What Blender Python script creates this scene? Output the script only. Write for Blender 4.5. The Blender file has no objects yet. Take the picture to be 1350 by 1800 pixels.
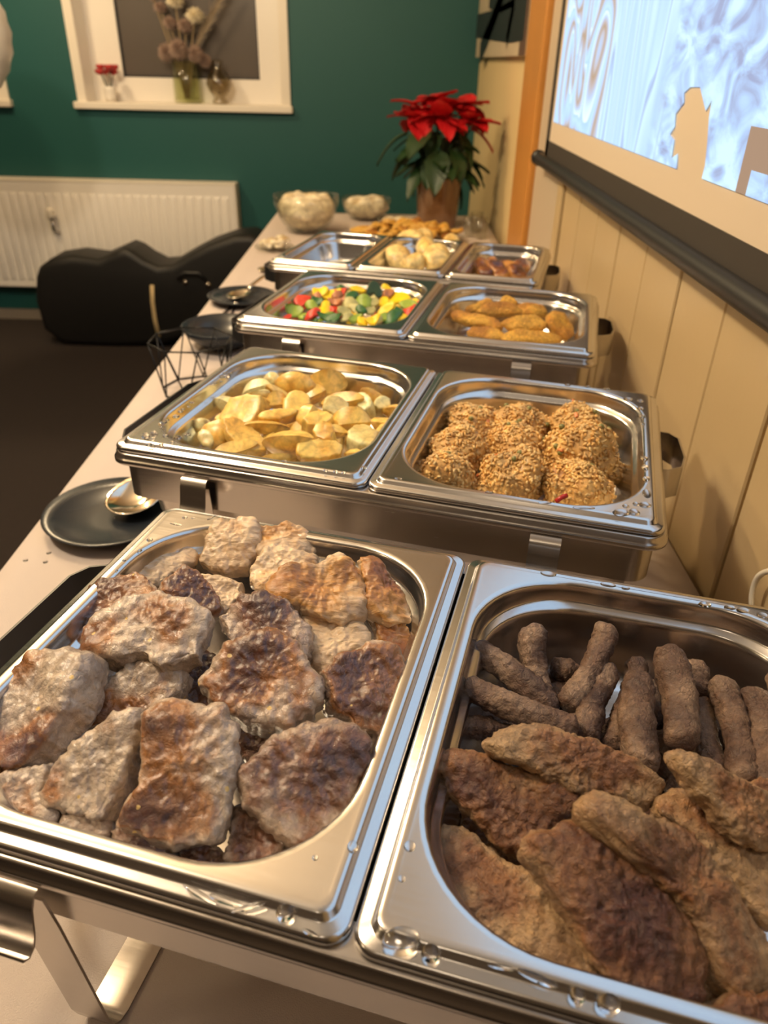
import bpy, bmesh, math, random
import numpy as np
from mathutils import Vector, Matrix, noise

scene = bpy.context.scene
COL = scene.collection
rnd = random.Random(7)

# ------------------------------------------------------------------ camera
F_PX, PITCH, ROLL = 1314.62, 0.5431, 0.0235
CAMZ = 1.273
TABLE_Z = 0.74
RIM_Z = 0.9397
cam_d = bpy.data.cameras.new('camera')
cam = bpy.data.objects.new('camera', cam_d)
COL.objects.link(cam)
cam_d.sensor_fit = 'VERTICAL'
cam_d.sensor_height = 36.0
cam_d.lens = F_PX / 1800 * 36.0
cam_d.clip_start = 0.02
cam.rotation_euler = (Matrix.Rotation(math.pi / 2 - PITCH, 3, 'X') @ Matrix.Rotation(ROLL, 3, 'Z')).to_euler()
cam.location = (0, 0, CAMZ)
cam_d.dof.use_dof = True
cam_d.dof.focus_distance = 0.52
cam_d.dof.aperture_fstop = 8.5
scene.camera = cam

# ------------------------------------------------------------------ world, lights, exposure
w = bpy.data.worlds.new('world'); scene.world = w
w.use_nodes = True
w.node_tree.nodes['Background'].inputs[0].default_value = (0.02, 0.025, 0.035, 1)
w.node_tree.nodes['Background'].inputs[1].default_value = 1.0
scene.view_settings.view_transform = 'Standard'
scene.view_settings.look = 'None'
scene.view_settings.gamma = 1.0
scene.view_settings.use_curve_mapping = False
scene.view_settings.exposure = 0.15

def lamp(name, loc, energy, color, size, shape='SPHERE', target=None):
    if shape == 'SPHERE':
        l = bpy.data.lights.new(name, 'POINT'); l.shadow_soft_size = size
    else:
        l = bpy.data.lights.new(name, 'AREA'); l.shape = 'DISK'; l.size = size
    l.energy = energy; l.color = color
    o = bpy.data.objects.new(name, l); COL.objects.link(o); o.location = loc
    if target is not None:
        o.rotation_euler = (Vector(target) - Vector(loc)).to_track_quat('-Z', 'Y').to_euler()
    return o
WARM = (1.0, 0.75, 0.44)
lamp('overhead_light', (-0.85, 1.65, 2.15), 46, WARM, 0.06)
lamp('overhead_light', (-1.7, 2.9, 2.3), 52, WARM, 0.10)  # unseen fill light added for the far end of the room
lamp('overhead_light', (-0.35, -0.75, 2.35), 3, (1.0, 0.82, 0.60), 0.12)
lamp('overhead_light', (-1.05, 0.70, 2.40), 66, (1.0, 0.84, 0.62), 0.08)  # unseen light added to brighten the food in front
lamp('overhead_light', (-2.6, -0.6, 2.3), 12, WARM, 0.14)

# ------------------------------------------------------------------ pixel helper (traced points get a real height or depth)
def ray(px, py):
    Xr = (px - 675) / F_PX; Yr = (900 - py) / F_PX
    cr, sr = math.cos(ROLL), math.sin(ROLL)
    X = cr * Xr - sr * Yr; Y = sr * Xr + cr * Yr
    c, s = math.cos(PITCH), math.sin(PITCH)
    return Vector((X, c + Y * s, -s + Y * c))
CAM = Vector((0, 0, CAMZ))
def at_z(px, py, z):
    r = ray(px, py); return CAM + r * ((z - CAMZ) / r.z)
def at_y(px, py, y):
    r = ray(px, py); return CAM + r * (y / r.y)
def at_x(px, py, x):
    r = ray(px, py); return CAM + r * (x / r.x)
def at_plane(px, py, C, n):
    r = ray(px, py); return CAM + r * ((C - CAM).dot(n) / r.dot(n))

# ------------------------------------------------------------------ materials
MATS = {}
def new_mat(name):
    m = bpy.data.materials.new(name); m.use_nodes = True
    nt = m.node_tree; b = nt.nodes['Principled BSDF']
    MATS[name] = m
    return m, nt, b
def rgba(c): return (c[0], c[1], c[2], 1)
def plain(name, col, rough=0.5, metal=0.0, var=0.0, vscale=8.0, bump=0.0, bscale=60.0, **kw):
    m, nt, b = new_mat(name)
    b.inputs['Base Color'].default_value = rgba(col)
    b.inputs['Roughness'].default_value = rough
    b.inputs['Metallic'].default_value = metal
    for k, v in kw.items():
        b.inputs[k.replace('_', ' ')].default_value = v
    tc = nt.nodes.new('ShaderNodeTexCoord')
    if var > 0:
        n = nt.nodes.new('ShaderNodeTexNoise'); n.inputs['Scale'].default_value = vscale; n.inputs['Detail'].default_value = 5
        nt.links.new(tc.outputs['Object'], n.inputs['Vector'])
        mx = nt.nodes.new('ShaderNodeMix'); mx.data_type = 'RGBA'
        mx.inputs['A'].default_value = rgba([c * (1 - var) for c in col])
        mx.inputs['B'].default_value = rgba([min(1, c * (1 + var)) for c in col])
        nt.links.new(n.outputs['Fac'], mx.inputs['Factor'])
        nt.links.new(mx.outputs['Result'], b.inputs['Base Color'])
    if bump > 0:
        n2 = nt.nodes.new('ShaderNodeTexNoise'); n2.inputs['Scale'].default_value = bscale; n2.inputs['Detail'].default_value = 6
        nt.links.new(tc.outputs['Object'], n2.inputs['Vector'])
        bp = nt.nodes.new('ShaderNodeBump'); bp.inputs['Strength'].default_value = bump; bp.inputs['Distance'].default_value = 0.002
        nt.links.new(n2.outputs['Fac'], bp.inputs['Height'])
        nt.links.new(bp.outputs['Normal'], b.inputs['Normal'])
    return m

def food(name, pale, mid, dark, vor=220., nscale=500., bump=0.5, rough=0.45, coat=0.25, sss=0.0, speck=None, lo=0.25, hi=0.75, fiber=False, bdist=0.0012, crack=1.2, tint=.8):
    """crust attribute (0 raw-looking cut side .. 1 seared) drives the colour, with grainy relief"""
    m, nt, b = new_mat(name)
    L = nt.links.new
    tc = nt.nodes.new('ShaderNodeTexCoord')
    oi = nt.nodes.new('ShaderNodeObjectInfo')
    off = nt.nodes.new('ShaderNodeVectorMath'); off.operation = 'ADD'
    sc = nt.nodes.new('ShaderNodeVectorMath'); sc.operation = 'SCALE'; sc.inputs[0].default_value = (3, 5, 7)
    L(oi.outputs['Random'], sc.inputs['Scale'])
    L(tc.outputs['Object'], off.inputs[0]); L(sc.outputs[0], off.inputs[1])
    at = nt.nodes.new('ShaderNodeAttribute'); at.attribute_name = 'crust'
    n1 = nt.nodes.new('ShaderNodeTexNoise'); n1.inputs['Scale'].default_value = 120; n1.inputs['Detail'].default_value = 8; n1.inputs['Roughness'].default_value = 0.65
    L(off.outputs[0], n1.inputs['Vector'])
    ad = nt.nodes.new('ShaderNodeMath'); ad.operation = 'MULTIPLY_ADD'
    L(n1.outputs['Fac'], ad.inputs[0]); ad.inputs[1].default_value = 0.6; 
    sb = nt.nodes.new('ShaderNodeMath'); sb.operation = 'SUBTRACT'; L(at.outputs['Fac'], sb.inputs[0]); sb.inputs[1].default_value = 0.30
    L(sb.outputs[0], ad.inputs[2])
    cr = nt.nodes.new('ShaderNodeValToRGB'); el = cr.color_ramp.elements
    el[0].position = lo * 0.4; el[0].color = rgba(pale)
    el[1].position = 1.0; el[1].color = rgba(dark)
    e = el.new((lo + hi) / 2); e.color = rgba(mid)
    e = el.new(lo); e.color = rgba([p * 0.75 + q * 0.25 for p, q in zip(pale, mid)])
    L(ad.outputs[0], cr.inputs['Fac'])
    vo = nt.nodes.new('ShaderNodeTexVoronoi'); vo.feature = 'DISTANCE_TO_EDGE'; vo.inputs['Scale'].default_value = vor
    L(off.outputs[0], vo.inputs['Vector'])
    n2 = nt.nodes.new('ShaderNodeTexNoise'); n2.inputs['Scale'].default_value = nscale; n2.inputs['Detail'].default_value = 7; n2.inputs['Roughness'].default_value = .62; n2.inputs['Distortion'].default_value = .5
    if fiber:
        mp = nt.nodes.new('ShaderNodeMapping'); mp.inputs['Scale'].default_value = (0.25, 1.0, 0.6)
        L(off.outputs[0], mp.inputs['Vector']); L(mp.outputs[0], n2.inputs['Vector']); L(mp.outputs[0], vo.inputs['Vector'])
    else:
        L(off.outputs[0], n2.inputs['Vector'])
    cl = nt.nodes.new('ShaderNodeMath'); cl.operation = 'MINIMUM'; L(vo.outputs['Distance'], cl.inputs[0]); cl.inputs[1].default_value = 0.14
    hs = nt.nodes.new('ShaderNodeMath'); hs.operation = 'MULTIPLY_ADD'; L(cl.outputs[0], hs.inputs[0]); hs.inputs[1].default_value = crack; L(n2.outputs['Fac'], hs.inputs[2])
    bp = nt.nodes.new('ShaderNodeBump'); bp.inputs['Strength'].default_value = bump; bp.inputs['Distance'].default_value = bdist
    L(hs.outputs[0], bp.inputs['Height']); L(bp.outputs['Normal'], b.inputs['Normal'])
    # grain modulates the colour a little
    mg = nt.nodes.new('ShaderNodeMapRange'); mg.inputs['From Min'].default_value = 0.3; mg.inputs['From Max'].default_value = 0.95
    mg.inputs['To Min'].default_value = 0.62; mg.inputs['To Max'].default_value = 1.3
    L(hs.outputs[0], mg.inputs['Value'])
    mul = nt.nodes.new('ShaderNodeMix'); mul.data_type = 'RGBA'; mul.blend_type = 'MULTIPLY'; mul.inputs['Factor'].default_value = 1
    L(cr.outputs['Color'], mul.inputs['A']); L(mg.outputs['Result'], mul.inputs['B'])
    n3 = nt.nodes.new('ShaderNodeTexNoise'); n3.inputs['Scale'].default_value = 45; n3.inputs['Detail'].default_value = 4
    L(off.outputs[0], n3.inputs['Vector'])
    r3 = nt.nodes.new('ShaderNodeValToRGB'); r3.color_ramp.elements[0].position = .35; r3.color_ramp.elements[0].color = (.62, .55, .52, 1); r3.color_ramp.elements[1].position = .65; r3.color_ramp.elements[1].color = (1.12, 1.08, 1.02, 1)
    L(n3.outputs['Fac'], r3.inputs['Fac'])
    mul2 = nt.nodes.new('ShaderNodeMix'); mul2.data_type = 'RGBA'; mul2.blend_type = 'MULTIPLY'; mul2.inputs['Factor'].default_value = tint
    L(mul.outputs['Result'], mul2.inputs['A']); L(r3.outputs['Color'], mul2.inputs['B'])
    outc = mul2.outputs['Result']
    if speck:
        v2 = nt.nodes.new('ShaderNodeTexVoronoi'); v2.inputs['Scale'].default_value = 110
        L(off.outputs[0], v2.inputs['Vector'])
        lt = nt.nodes.new('ShaderNodeMath'); lt.operation = 'LESS_THAN'; L(v2.outputs['Distance'], lt.inputs[0]); lt.inputs[1].default_value = 0.16
        sepc = nt.nodes.new('ShaderNodeSeparateColor'); L(v2.outputs['Color'], sepc.inputs[0])
        gt = nt.nodes.new('ShaderNodeMath'); gt.operation = 'GREATER_THAN'; L(sepc.outputs[0], gt.inputs[0]); gt.inputs[1].default_value = 0.8
        ml = nt.nodes.new('ShaderNodeMath'); ml.operation = 'MULTIPLY'; L(lt.outputs[0], ml.inputs[0]); L(gt.outputs[0], ml.inputs[1])
        ms = nt.nodes.new('ShaderNodeMix'); ms.data_type = 'RGBA'; L(ml.outputs[0], ms.inputs['Factor']); L(outc, ms.inputs['A']); ms.inputs['B'].default_value = rgba(speck)
        outc = ms.outputs['Result']
    L(outc, b.inputs['Base Color'])
    b.inputs['Roughness'].default_value = rough
    b.inputs['Coat Weight'].default_value = coat
    b.inputs['Coat Roughness'].default_value = 0.13
    b.inputs['Coat IOR'].default_value = 1.55
    bp2 = nt.nodes.new('ShaderNodeBump'); bp2.inputs['Strength'].default_value = .6; bp2.inputs['Distance'].default_value = bdist * .6
    L(n1.outputs['Fac'], bp2.inputs['Height']); L(bp2.outputs['Normal'], b.inputs['Coat Normal'])
    if sss:
        b.inputs['Subsurface Weight'].default_value = sss
        b.inputs['Subsurface Radius'].default_value = (0.004, 0.002, 0.001)
    return m

def steel_mat(name, col=(0.62, 0.60, 0.58), rough=0.22, stretch=(1, 14, 14)):
    m, nt, b = new_mat(name); L = nt.links.new
    tc = nt.nodes.new('ShaderNodeTexCoord'); mp = nt.nodes.new('ShaderNodeMapping'); mp.inputs['Scale'].default_value = stretch
    n = nt.nodes.new('ShaderNodeTexNoise'); n.inputs['Scale'].default_value = 40; n.inputs['Detail'].default_value = 5
    L(tc.outputs['Object'], mp.inputs['Vector']); L(mp.outputs[0], n.inputs['Vector'])
    mr = nt.nodes.new('ShaderNodeMapRange'); mr.inputs['To Min'].default_value = rough * 0.8; mr.inputs['To Max'].default_value = rough * 1.25
    L(n.outputs['Fac'], mr.inputs['Value']); L(mr.outputs['Result'], b.inputs['Roughness'])
    b.inputs['Base Color'].default_value = rgba(col); b.inputs['Metallic'].default_value = 1.0
    return m

STEEL = steel_mat('pan_steel', (0.66, 0.64, 0.62), 0.2)
STEEL2 = steel_mat('frame_steel', (0.52, 0.48, 0.44), 0.24)
SPOON = plain('polished_steel', (0.75, 0.68, 0.58), 0.12, 1.0)
CLOTH = plain('cloth', (0.54, 0.46, 0.41), 0.75, 0, 0.06, 5, 0.4, 900)
CLOTH_ = CLOTH
FLOOR = plain('carpet', (0.022, 0.014, 0.011), 0.95, 0, 0.4, 60, 0.8, 900)
TEAL = plain('teal_paint', (0.008, 0.082, 0.078), 0.55, 0, 0.05, 3, 0.15, 300)
CREAM = plain('cream_paint', (0.78, 0.60, 0.31), 0.5, 0, 0.05, 3, 0.1, 200)
PLANK = plain('plank_paint', (0.50, 0.375, 0.205), 0.38, 0, 0.06, 4, 0.1, 120)
GREY_W = plain('beige_paint', (0.50, 0.41, 0.30), 0.5, 0, 0.05, 3)
WHITE_P = plain('white_paint', (0.78, 0.72, 0.62), 0.4)
WHITE_G = plain('white_gloss', (0.80, 0.76, 0.70), 0.3)
CEIL = plain('ceiling_paint', (0.50, 0.42, 0.33), 0.8)
WALLFAR = plain('room_paint', (0.13, 0.10, 0.08), 0.8)
POSTW = plain('orange_wood', (0.50, 0.22, 0.045), 0.4, 0, 0.2, 6)
BLACK = plain('black_plastic', (0.012, 0.012, 0.013), 0.4)
BLACKF = plain('black_fabric', (0.0045, 0.004, 0.0038), 0.55, 0, 0.3, 30)
SCREENB = plain('screen_black', (0.035, 0.028, 0.022), 0.6)
SCREENW = plain('screen_white', (0.60, 0.50, 0.38), 0.8)
PLATE = plain('black_plate', (0.018, 0.022, 0.028), 0.25)
WIRE = plain('black_wire', (0.015, 0.014, 0.013), 0.4, 0.6)
PANE = plain('dark_pane', (0.10, 0.085, 0.075), 0.25)
GREEN = plain('leaf_green', (0.014, 0.042, 0.010), 0.45, 0, 0.4, 15)
RED = plain('bract_red', (0.50, 0.008, 0.012), 0.5, 0, 0.3, 15)
REDF = plain('red_petal', (0.45, 0.03, 0.03), 0.6)
STRAP = plain('tan_strap', (0.55, 0.42, 0.22), 0.7)
POT = plain('amber_glass', (0.20, 0.10, 0.045), 0.12, 0, 0.4, 12, Coat_Weight=0.8)
STEMM = plain('dry_stem', (0.30, 0.22, 0.12), 0.8)
PUFF = plain('dried_flower', (0.34, 0.24, 0.19), 0.9, 0, 0.3, 60)
PALEF = plain('pale_flower', (0.72, 0.64, 0.46), 0.8)
PAMP = plain('pampas', (0.42, 0.34, 0.24), 0.9)
CABLE = plain('white_cable', (0.75, 0.70, 0.60), 0.4)
def thin_glass(name, tint, gloss=0.06):
    m = bpy.data.materials.new(name); m.use_nodes = True; nt = m.node_tree; nt.nodes.clear()
    out = nt.nodes.new('ShaderNodeOutputMaterial'); mix = nt.nodes.new('ShaderNodeMixShader'); tr = nt.nodes.new('ShaderNodeBsdfTransparent'); gl = nt.nodes.new('ShaderNodeBsdfGlossy')
    lwn = nt.nodes.new('ShaderNodeLayerWeight'); pw = nt.nodes.new('ShaderNodeMath'); pw.operation = 'POWER'; nt.links.new(lwn.outputs['Facing'], pw.inputs[0]); pw.inputs[1].default_value = 3.5
    lw = nt.nodes.new('ShaderNodeMath'); lw.operation = 'MULTIPLY_ADD'; nt.links.new(pw.outputs[0], lw.inputs[0]); lw.inputs[1].default_value = .55; lw.inputs[2].default_value = .045
    tr.inputs['Color'].default_value = rgba(tint); gl.inputs['Roughness'].default_value = gloss; gl.inputs['Color'].default_value = (.9, .9, .9, 1)
    nt.links.new(lw.outputs[0], mix.inputs[0]); nt.links.new(tr.outputs[0], mix.inputs[1]); nt.links.new(gl.outputs[0], mix.inputs[2]); nt.links.new(mix.outputs[0], out.inputs[0])
    return m
GLASS = thin_glass('clear_glass', (0.93, 0.93, 0.90))
VGLASS = thin_glass('green_glass', (0.90, 0.91, 0.78), .12)
SGLASS = thin_glass('smoky_glass', (0.78, 0.74, 0.66), .08)
def water_mat():
    m, nt, b = new_mat('water')
    b.inputs['Base Color'].default_value = (1, 1, 1, 1); b.inputs['Roughness'].default_value = 0.0
    b.inputs['Transmission Weight'].default_value = 1.0; b.inputs['IOR'].default_value = 1.33
    return m
WATER = water_mat()

MEAT = food('pork_steak', (0.62, 0.50, 0.38), (0.40, 0.16, 0.038), (0.11, 0.028, 0.008), vor=230, nscale=190, bump=1.0, rough=0.34, coat=0.85, sss=0.05, speck=(0.75, 0.5, 0.16), bdist=.0024, crack=.5)
MEATD = food('dark_pork_steak', (0.48, 0.36, 0.27), (0.25, 0.10, 0.042), (0.075, 0.022, 0.014), vor=230, nscale=190, bump=1.0, rough=0.34, coat=0.8, sss=0.05, bdist=.0026, crack=.55)
CHICK = food('chicken', (0.80, 0.60, 0.38), (0.66, 0.33, 0.08), (0.34, 0.11, 0.018), vor=120, nscale=160, bump=0.9, rough=0.38, coat=0.5, sss=0.08, fiber=True, bdist=.003, crack=.5)
PATTY = food('minced_patty', (0.52, 0.33, 0.16), (0.32, 0.135, 0.042), (0.11, 0.029, 0.009), vor=230, nscale=240, bump=1.0, rough=0.4, coat=0.4, bdist=0.0042, crack=.5)
SAUS = food('minced_roll', (0.36, 0.235, 0.15), (0.20, 0.11, 0.065), (0.075, 0.032, 0.018), vor=230, nscale=250, bump=1.0, rough=0.46, coat=0.25, bdist=0.0042, crack=.5)
POTATO = food('fried_potato', (0.88, 0.61, 0.15), (0.74, 0.42, 0.075), (0.42, 0.19, 0.035), vor=60, nscale=140, bump=0.3, rough=0.38, coat=0.3, sss=0.08, tint=.3)
POTPALE = food('pale_potato', (0.80, 0.74, 0.36), (0.72, 0.56, 0.20), (0.5, 0.3, 0.08), vor=60, nscale=140, bump=0.25, rough=0.38, coat=0.3, sss=0.08, tint=.2)
RICEB = food('rice_paste', (0.78, 0.50, 0.17), (0.68, 0.38, 0.10), (0.48, 0.22, 0.05), vor=120, nscale=300, bump=0.9, rough=0.5, coat=0.15)
RICEG = food('rice_grain', (0.90, 0.64, 0.26), (0.82, 0.50, 0.15), (0.66, 0.32, 0.07), vor=60, nscale=100, bump=0.1, rough=0.4, coat=0.2)
BREAD = food('breaded', (0.78, 0.44, 0.06), (0.62, 0.28, 0.028), (0.36, 0.14, 0.02), vor=160, nscale=200, bump=1.0, rough=0.6, coat=0.05, bdist=0.004)
DUMP = food('dumpling', (0.86, 0.66, 0.27), (0.78, 0.52, 0.14), (0.5, 0.28, 0.07), vor=40, nscale=90, bump=0.3, rough=0.45, coat=0.15, sss=0.1)
STEW = food('braised_meat', (0.55, 0.26, 0.06), (0.25, 0.075, 0.016), (0.09, 0.02, 0.01), vor=120, nscale=300, bump=0.6, rough=0.3, coat=0.5)
SALAD = food('creamy_salad', (0.86, 0.80, 0.60), (0.70, 0.58, 0.36), (0.5, 0.36, 0.18), vor=60, nscale=120, bump=0.8, rough=0.5, coat=0.1)
PEPY = plain('yellow_pepper', (0.92, 0.60, 0.006), 0.42, 0, 0.15, 40, 0.2, 120)
PEPR = plain('red_pepper', (0.60, 0.035, 0.01), 0.42, 0, 0.2, 40, 0.2, 120)
ZUCL = plain('light_courgette', (0.27, 0.36, 0.035), 0.45, 0, 0.25, 40, 0.2, 120)
ZUCD = plain('dark_courgette', (0.025, 0.11, 0.022), 0.45, 0, 0.4, 40, 0.2, 120)
MUSH = plain('pale_mushroom', (0.42, 0.38, 0.14), 0.5, 0, 0.5, 60, 0.2, 120)
ONION = plain('pink_onion', (0.46, 0.17, 0.06), 0.45, 0, 0.2, 60)
PEA = plain('green_pea', (0.22, 0.20, 0.05), 0.35)
CARROT = plain('orange_pepper_bit', (0.60, 0.17, 0.04), 0.35)
SAUCE = plain('pale_sauce', (0.72, 0.66, 0.50), 0.25, 0, 0.15, 20)

# ------------------------------------------------------------------ object helpers
def tag(o, label=None, cat=None, group=None, kind=None):
    if label: o['label'] = label
    if cat: o['category'] = cat
    if group: o['group'] = group
    if kind: o['kind'] = kind
    return o
def link(name, me, mat=None, parent=None, smooth=True):
    o = bpy.data.objects.new(name, me); COL.objects.link(o)
    if mat is not None and not me.materials: me.materials.append(mat)
    if smooth and len(me.polygons): me.polygons.foreach_set('use_smooth', [True] * len(me.polygons))
    if parent: o.parent = parent
    return o
def mesh(name, v, f, mat, parent=None, smooth=True):
    me = bpy.data.meshes.new(name)
    me.from_pydata([tuple(x) for x in v], [], f); me.update()
    return link(name, me, mat, parent, smooth)
def thing(name, label, cat, loc=(0, 0, 0), rotz=0, group=None):
    o = bpy.data.objects.new(name, None); COL.objects.link(o)
    o.location = loc; o.rotation_euler = (0, 0, rotz); o.empty_display_size = 0.05
    return tag(o, label, cat, group)
def struct(o): o['kind'] = 'structure'; return o
def boxvf(x0, x1, y0, y1, z0, z1):
    v = [(x0, y0, z0), (x1, y0, z0), (x1, y1, z0), (x0, y1, z0), (x0, y0, z1), (x1, y0, z1), (x1, y1, z1), (x0, y1, z1)]
    f = [(3, 2, 1, 0), (4, 5, 6, 7), (0, 1, 5, 4), (1, 2, 6, 5), (2, 3, 7, 6), (3, 0, 4, 7)]
    return v, f
def box(name, x0, x1, y0, y1, z0, z1, mat, parent=None, bevel=0.0, seg=2):
    v, f = boxvf(x0, x1, y0, y1, z0, z1)
    if bevel <= 0: return mesh(name, v, f, mat, parent, False)
    bm = bmesh.new(); vs = [bm.verts.new(p) for p in v]
    for q in f: bm.faces.new([vs[i] for i in q])
    bmesh.ops.bevel(bm, geom=bm.edges[:], offset=bevel, segments=seg, affect='EDGES', profile=0.5)
    me = bpy.data.meshes.new(name); bm.to_mesh(me); bm.free()
    return link(name, me, mat, parent, False)
def multi(name, parts, mat, parent=None, smooth=False):
    V, Fc = [], []
    for v, f in parts:
        n = len(V); V += list(v); Fc += [tuple(i + n for i in q) for q in f]
    return mesh(name, V, Fc, mat, parent, smooth)
def lathevf(prof, n=32, cx=0, cy=0):
    v, f = [], []
    for r, z in prof:
        for k in range(n):
            a = 2 * math.pi * k / n; v.append((cx + r * math.cos(a), cy + r * math.sin(a), z))
    for i in range(len(prof) - 1):
        for k in range(n):
            k2 = (k + 1) % n
            f.append((i * n + k, i * n + k2, (i + 1) * n + k2, (i + 1) * n + k))
    return v, f
def lathe(name, prof, mat, parent=None, n=32, cap0=True, cap1=False):
    v, f = lathevf(prof, n)
    if cap0: f.append(tuple(reversed(range(n))))
    if cap1: f.append(tuple((len(prof) - 1) * n + k for k in range(n)))
    return mesh(name, v, f, mat, parent)
def tubevf(pts, r, n=8):
    pts = [Vector(p) for p in pts]; v, f = [], []
    rr = r if isinstance(r, (list, tuple)) else [r] * len(pts)
    ref = None
    for i, p in enumerate(pts):
        t = (pts[min(i + 1, len(pts) - 1)] - pts[max(i - 1, 0)]).normalized()
        if ref is None: ref = t.orthogonal().normalized()
        ref = (ref - t * ref.dot(t)).normalized(); b = t.cross(ref)
        for k in range(n):
            a = 2 * math.pi * k / n
            v.append(tuple(p + (ref * math.cos(a) + b * math.sin(a)) * rr[i]))
    for i in range(len(pts) - 1):
        for k in range(n):
            k2 = (k + 1) % n; f.append((i * n + k, i * n + k2, (i + 1) * n + k2, (i + 1) * n + k))
    f.append(tuple(reversed(range(n)))); f.append(tuple((len(pts) - 1) * n + k for k in range(n)))
    return v, f
def tube(name, pts, r, mat, parent=None, n=8):
    v, f = tubevf(pts, r, n); return mesh(name, v, f, mat, parent)
def stripvf(pts, wdir, width, th):
    """bent sheet strip: polyline pts, width along wdir, thickness th"""
    pts = [Vector(p) for p in pts]; wd = Vector(wdir).normalized(); v, f = [], []
    for i, p in enumerate(pts):
        t = (pts[min(i + 1, len(pts) - 1)] - pts[max(i - 1, 0)]).normalized()
        n = t.cross(wd).normalized()
        for a, b in ((-1, -1), (1, -1), (1, 1), (-1, 1)):
            v.append(tuple(p + wd * (a * width / 2) + n * (b * th / 2)))
    for i in range(len(pts) - 1):
        for k in range(4):
            k2 = (k + 1) % 4; f.append((i * 4 + k, i * 4 + k2, i * 4 + 4 + k2, i * 4 + 4 + k))
    f.append((3, 2, 1, 0)); m = (len(pts) - 1) * 4; f.append((m, m + 1, m + 2, m + 3))
    return v, f
def rrect(hx, hy, r, z, cx=0, cy=0, n=9):
    pts = []
    for sx, sy, a0 in ((1, 1, 0), (-1, 1, 90), (-1, -1, 180), (1, -1, 270)):
        for k in range(n + 1):
            a = math.radians(a0 + 90 * k / n)
            pts.append((cx + sx * (hx - r) + r * math.cos(a), cy + sy * (hy - r) + r * math.sin(a), z))
    return pts
def loft(name, loops, mat, parent=None, cap0=False, cap1=True, autosmooth=True):
    n = len(loops[0]); v = [p for l in loops for p in l]; f = []
    for i in range(len(loops) - 1):
        for k in range(n):
            k2 = (k + 1) % n; f.append((i * n + k, i * n + k2, (i + 1) * n + k2, (i + 1) * n + k))
    if cap0: f.append(tuple(reversed(range(n))))
    if cap1: f.append(tuple((len(loops) - 1) * n + k for k in range(n)))
    return mesh(name, v, f, mat, parent, True)
def sharp(o, deg=35):
    o.data.set_sharp_from_angle(angle=math.radians(deg)); return o

# ================================================================== SETTING
WALLX, BACKY = 0.40, 4.112
LX, RY, CZ = -4.2, -2.4, 2.6
struct(box('floor', LX, WALLX + .1, RY, BACKY, -.05, 0, FLOOR))
struct(box('ceiling', LX, WALLX + .1, RY, BACKY + .3, CZ, CZ + .05, CEIL))
struct(box('wall_left', LX - .05, LX, RY, BACKY + .3, 0, CZ, WALLFAR))
struct(box('wall_front', LX, WALLX + .1, RY - .05, RY, 0, CZ, WALLFAR))
struct(box('wall_right', WALLX, WALLX + .1, RY, BACKY + .3, 0, CZ, CREAM))
# back wall with two window openings
W1 = (-1.487, -0.535); W2 = (-2.86, -1.895); WZ = (1.06, 2.25)
parts = [boxvf(LX, W2[0], BACKY, BACKY + .26, 0, CZ), boxvf(W2[1], W1[0], BACKY, BACKY + .26, 0, CZ), boxvf(W1[1], WALLX, BACKY, BACKY + .26, 0, CZ)]
for W in (W1, W2):
    parts += [boxvf(W[0], W[1], BACKY, BACKY + .26, 0, WZ[0]), boxvf(W[0], W[1], BACKY, BACKY + .26, WZ[1], CZ)]
wb = struct(multi('wall_back', parts, TEAL))
struct(box('baseboard_back', LX, WALLX - .02, BACKY - .014, BACKY, 0, .055, plain('baseboard_dark', (0.20, 0.17, 0.14), 0.5)))
def window(name, W):
    e = bpy.data.objects.new(name, None); COL.objects.link(e); e.location = ((W[0] + W[1]) / 2, BACKY, WZ[0]); e['kind'] = 'structure'
    hw = (W[1] - W[0]) / 2; H = WZ[1] - WZ[0]
    cas = [boxvf(-hw - .038, -hw + .004, -.012, .02, -.0, H + .04), boxvf(hw - .004, hw + .038, -.012, .02, -.0, H + .04), boxvf(-hw, hw, -.012, .02, H, H + .04)]
    multi('casing', cas, WHITE_P, e)
    rev = [boxvf(-hw, -hw + .006, .0, .2, 0, H), boxvf(hw - .006, hw, 0, .2, 0, H), boxvf(-hw, hw, 0, .2, H - .006, H)]
    multi('reveal', rev, WHITE_G, e)
    box('window_sill', -hw - .055, hw + .048, -.035, .2, -.016, .014, WHITE_P, e, .004)
    px0, px1, pz0 = -hw + .155, hw - .125, .118
    fr = [boxvf(-hw, px0, .13, .19, .014, H), boxvf(px1, hw, .13, .19, .014, H), boxvf(px0, px1, .13, .19, .014, pz0), boxvf(px0, px1, .13, .19, H - .1, H)]
    f = multi('window_frame', fr, WHITE_G, e)
    box('window_pane', px0, px1, .15, .16, pz0, H - .1, PANE, f)
    multi('glazing_bead', [boxvf(px0, px0 + .008, .142, .15, pz0, H - .1), boxvf(px1 - .008, px1, .142, .15, pz0, H - .1), boxvf(px0, px1, .142, .15, pz0, pz0 + .008)], BLACK, f)
    return e
window('window_1', W1); window('window_2', W2)

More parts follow.
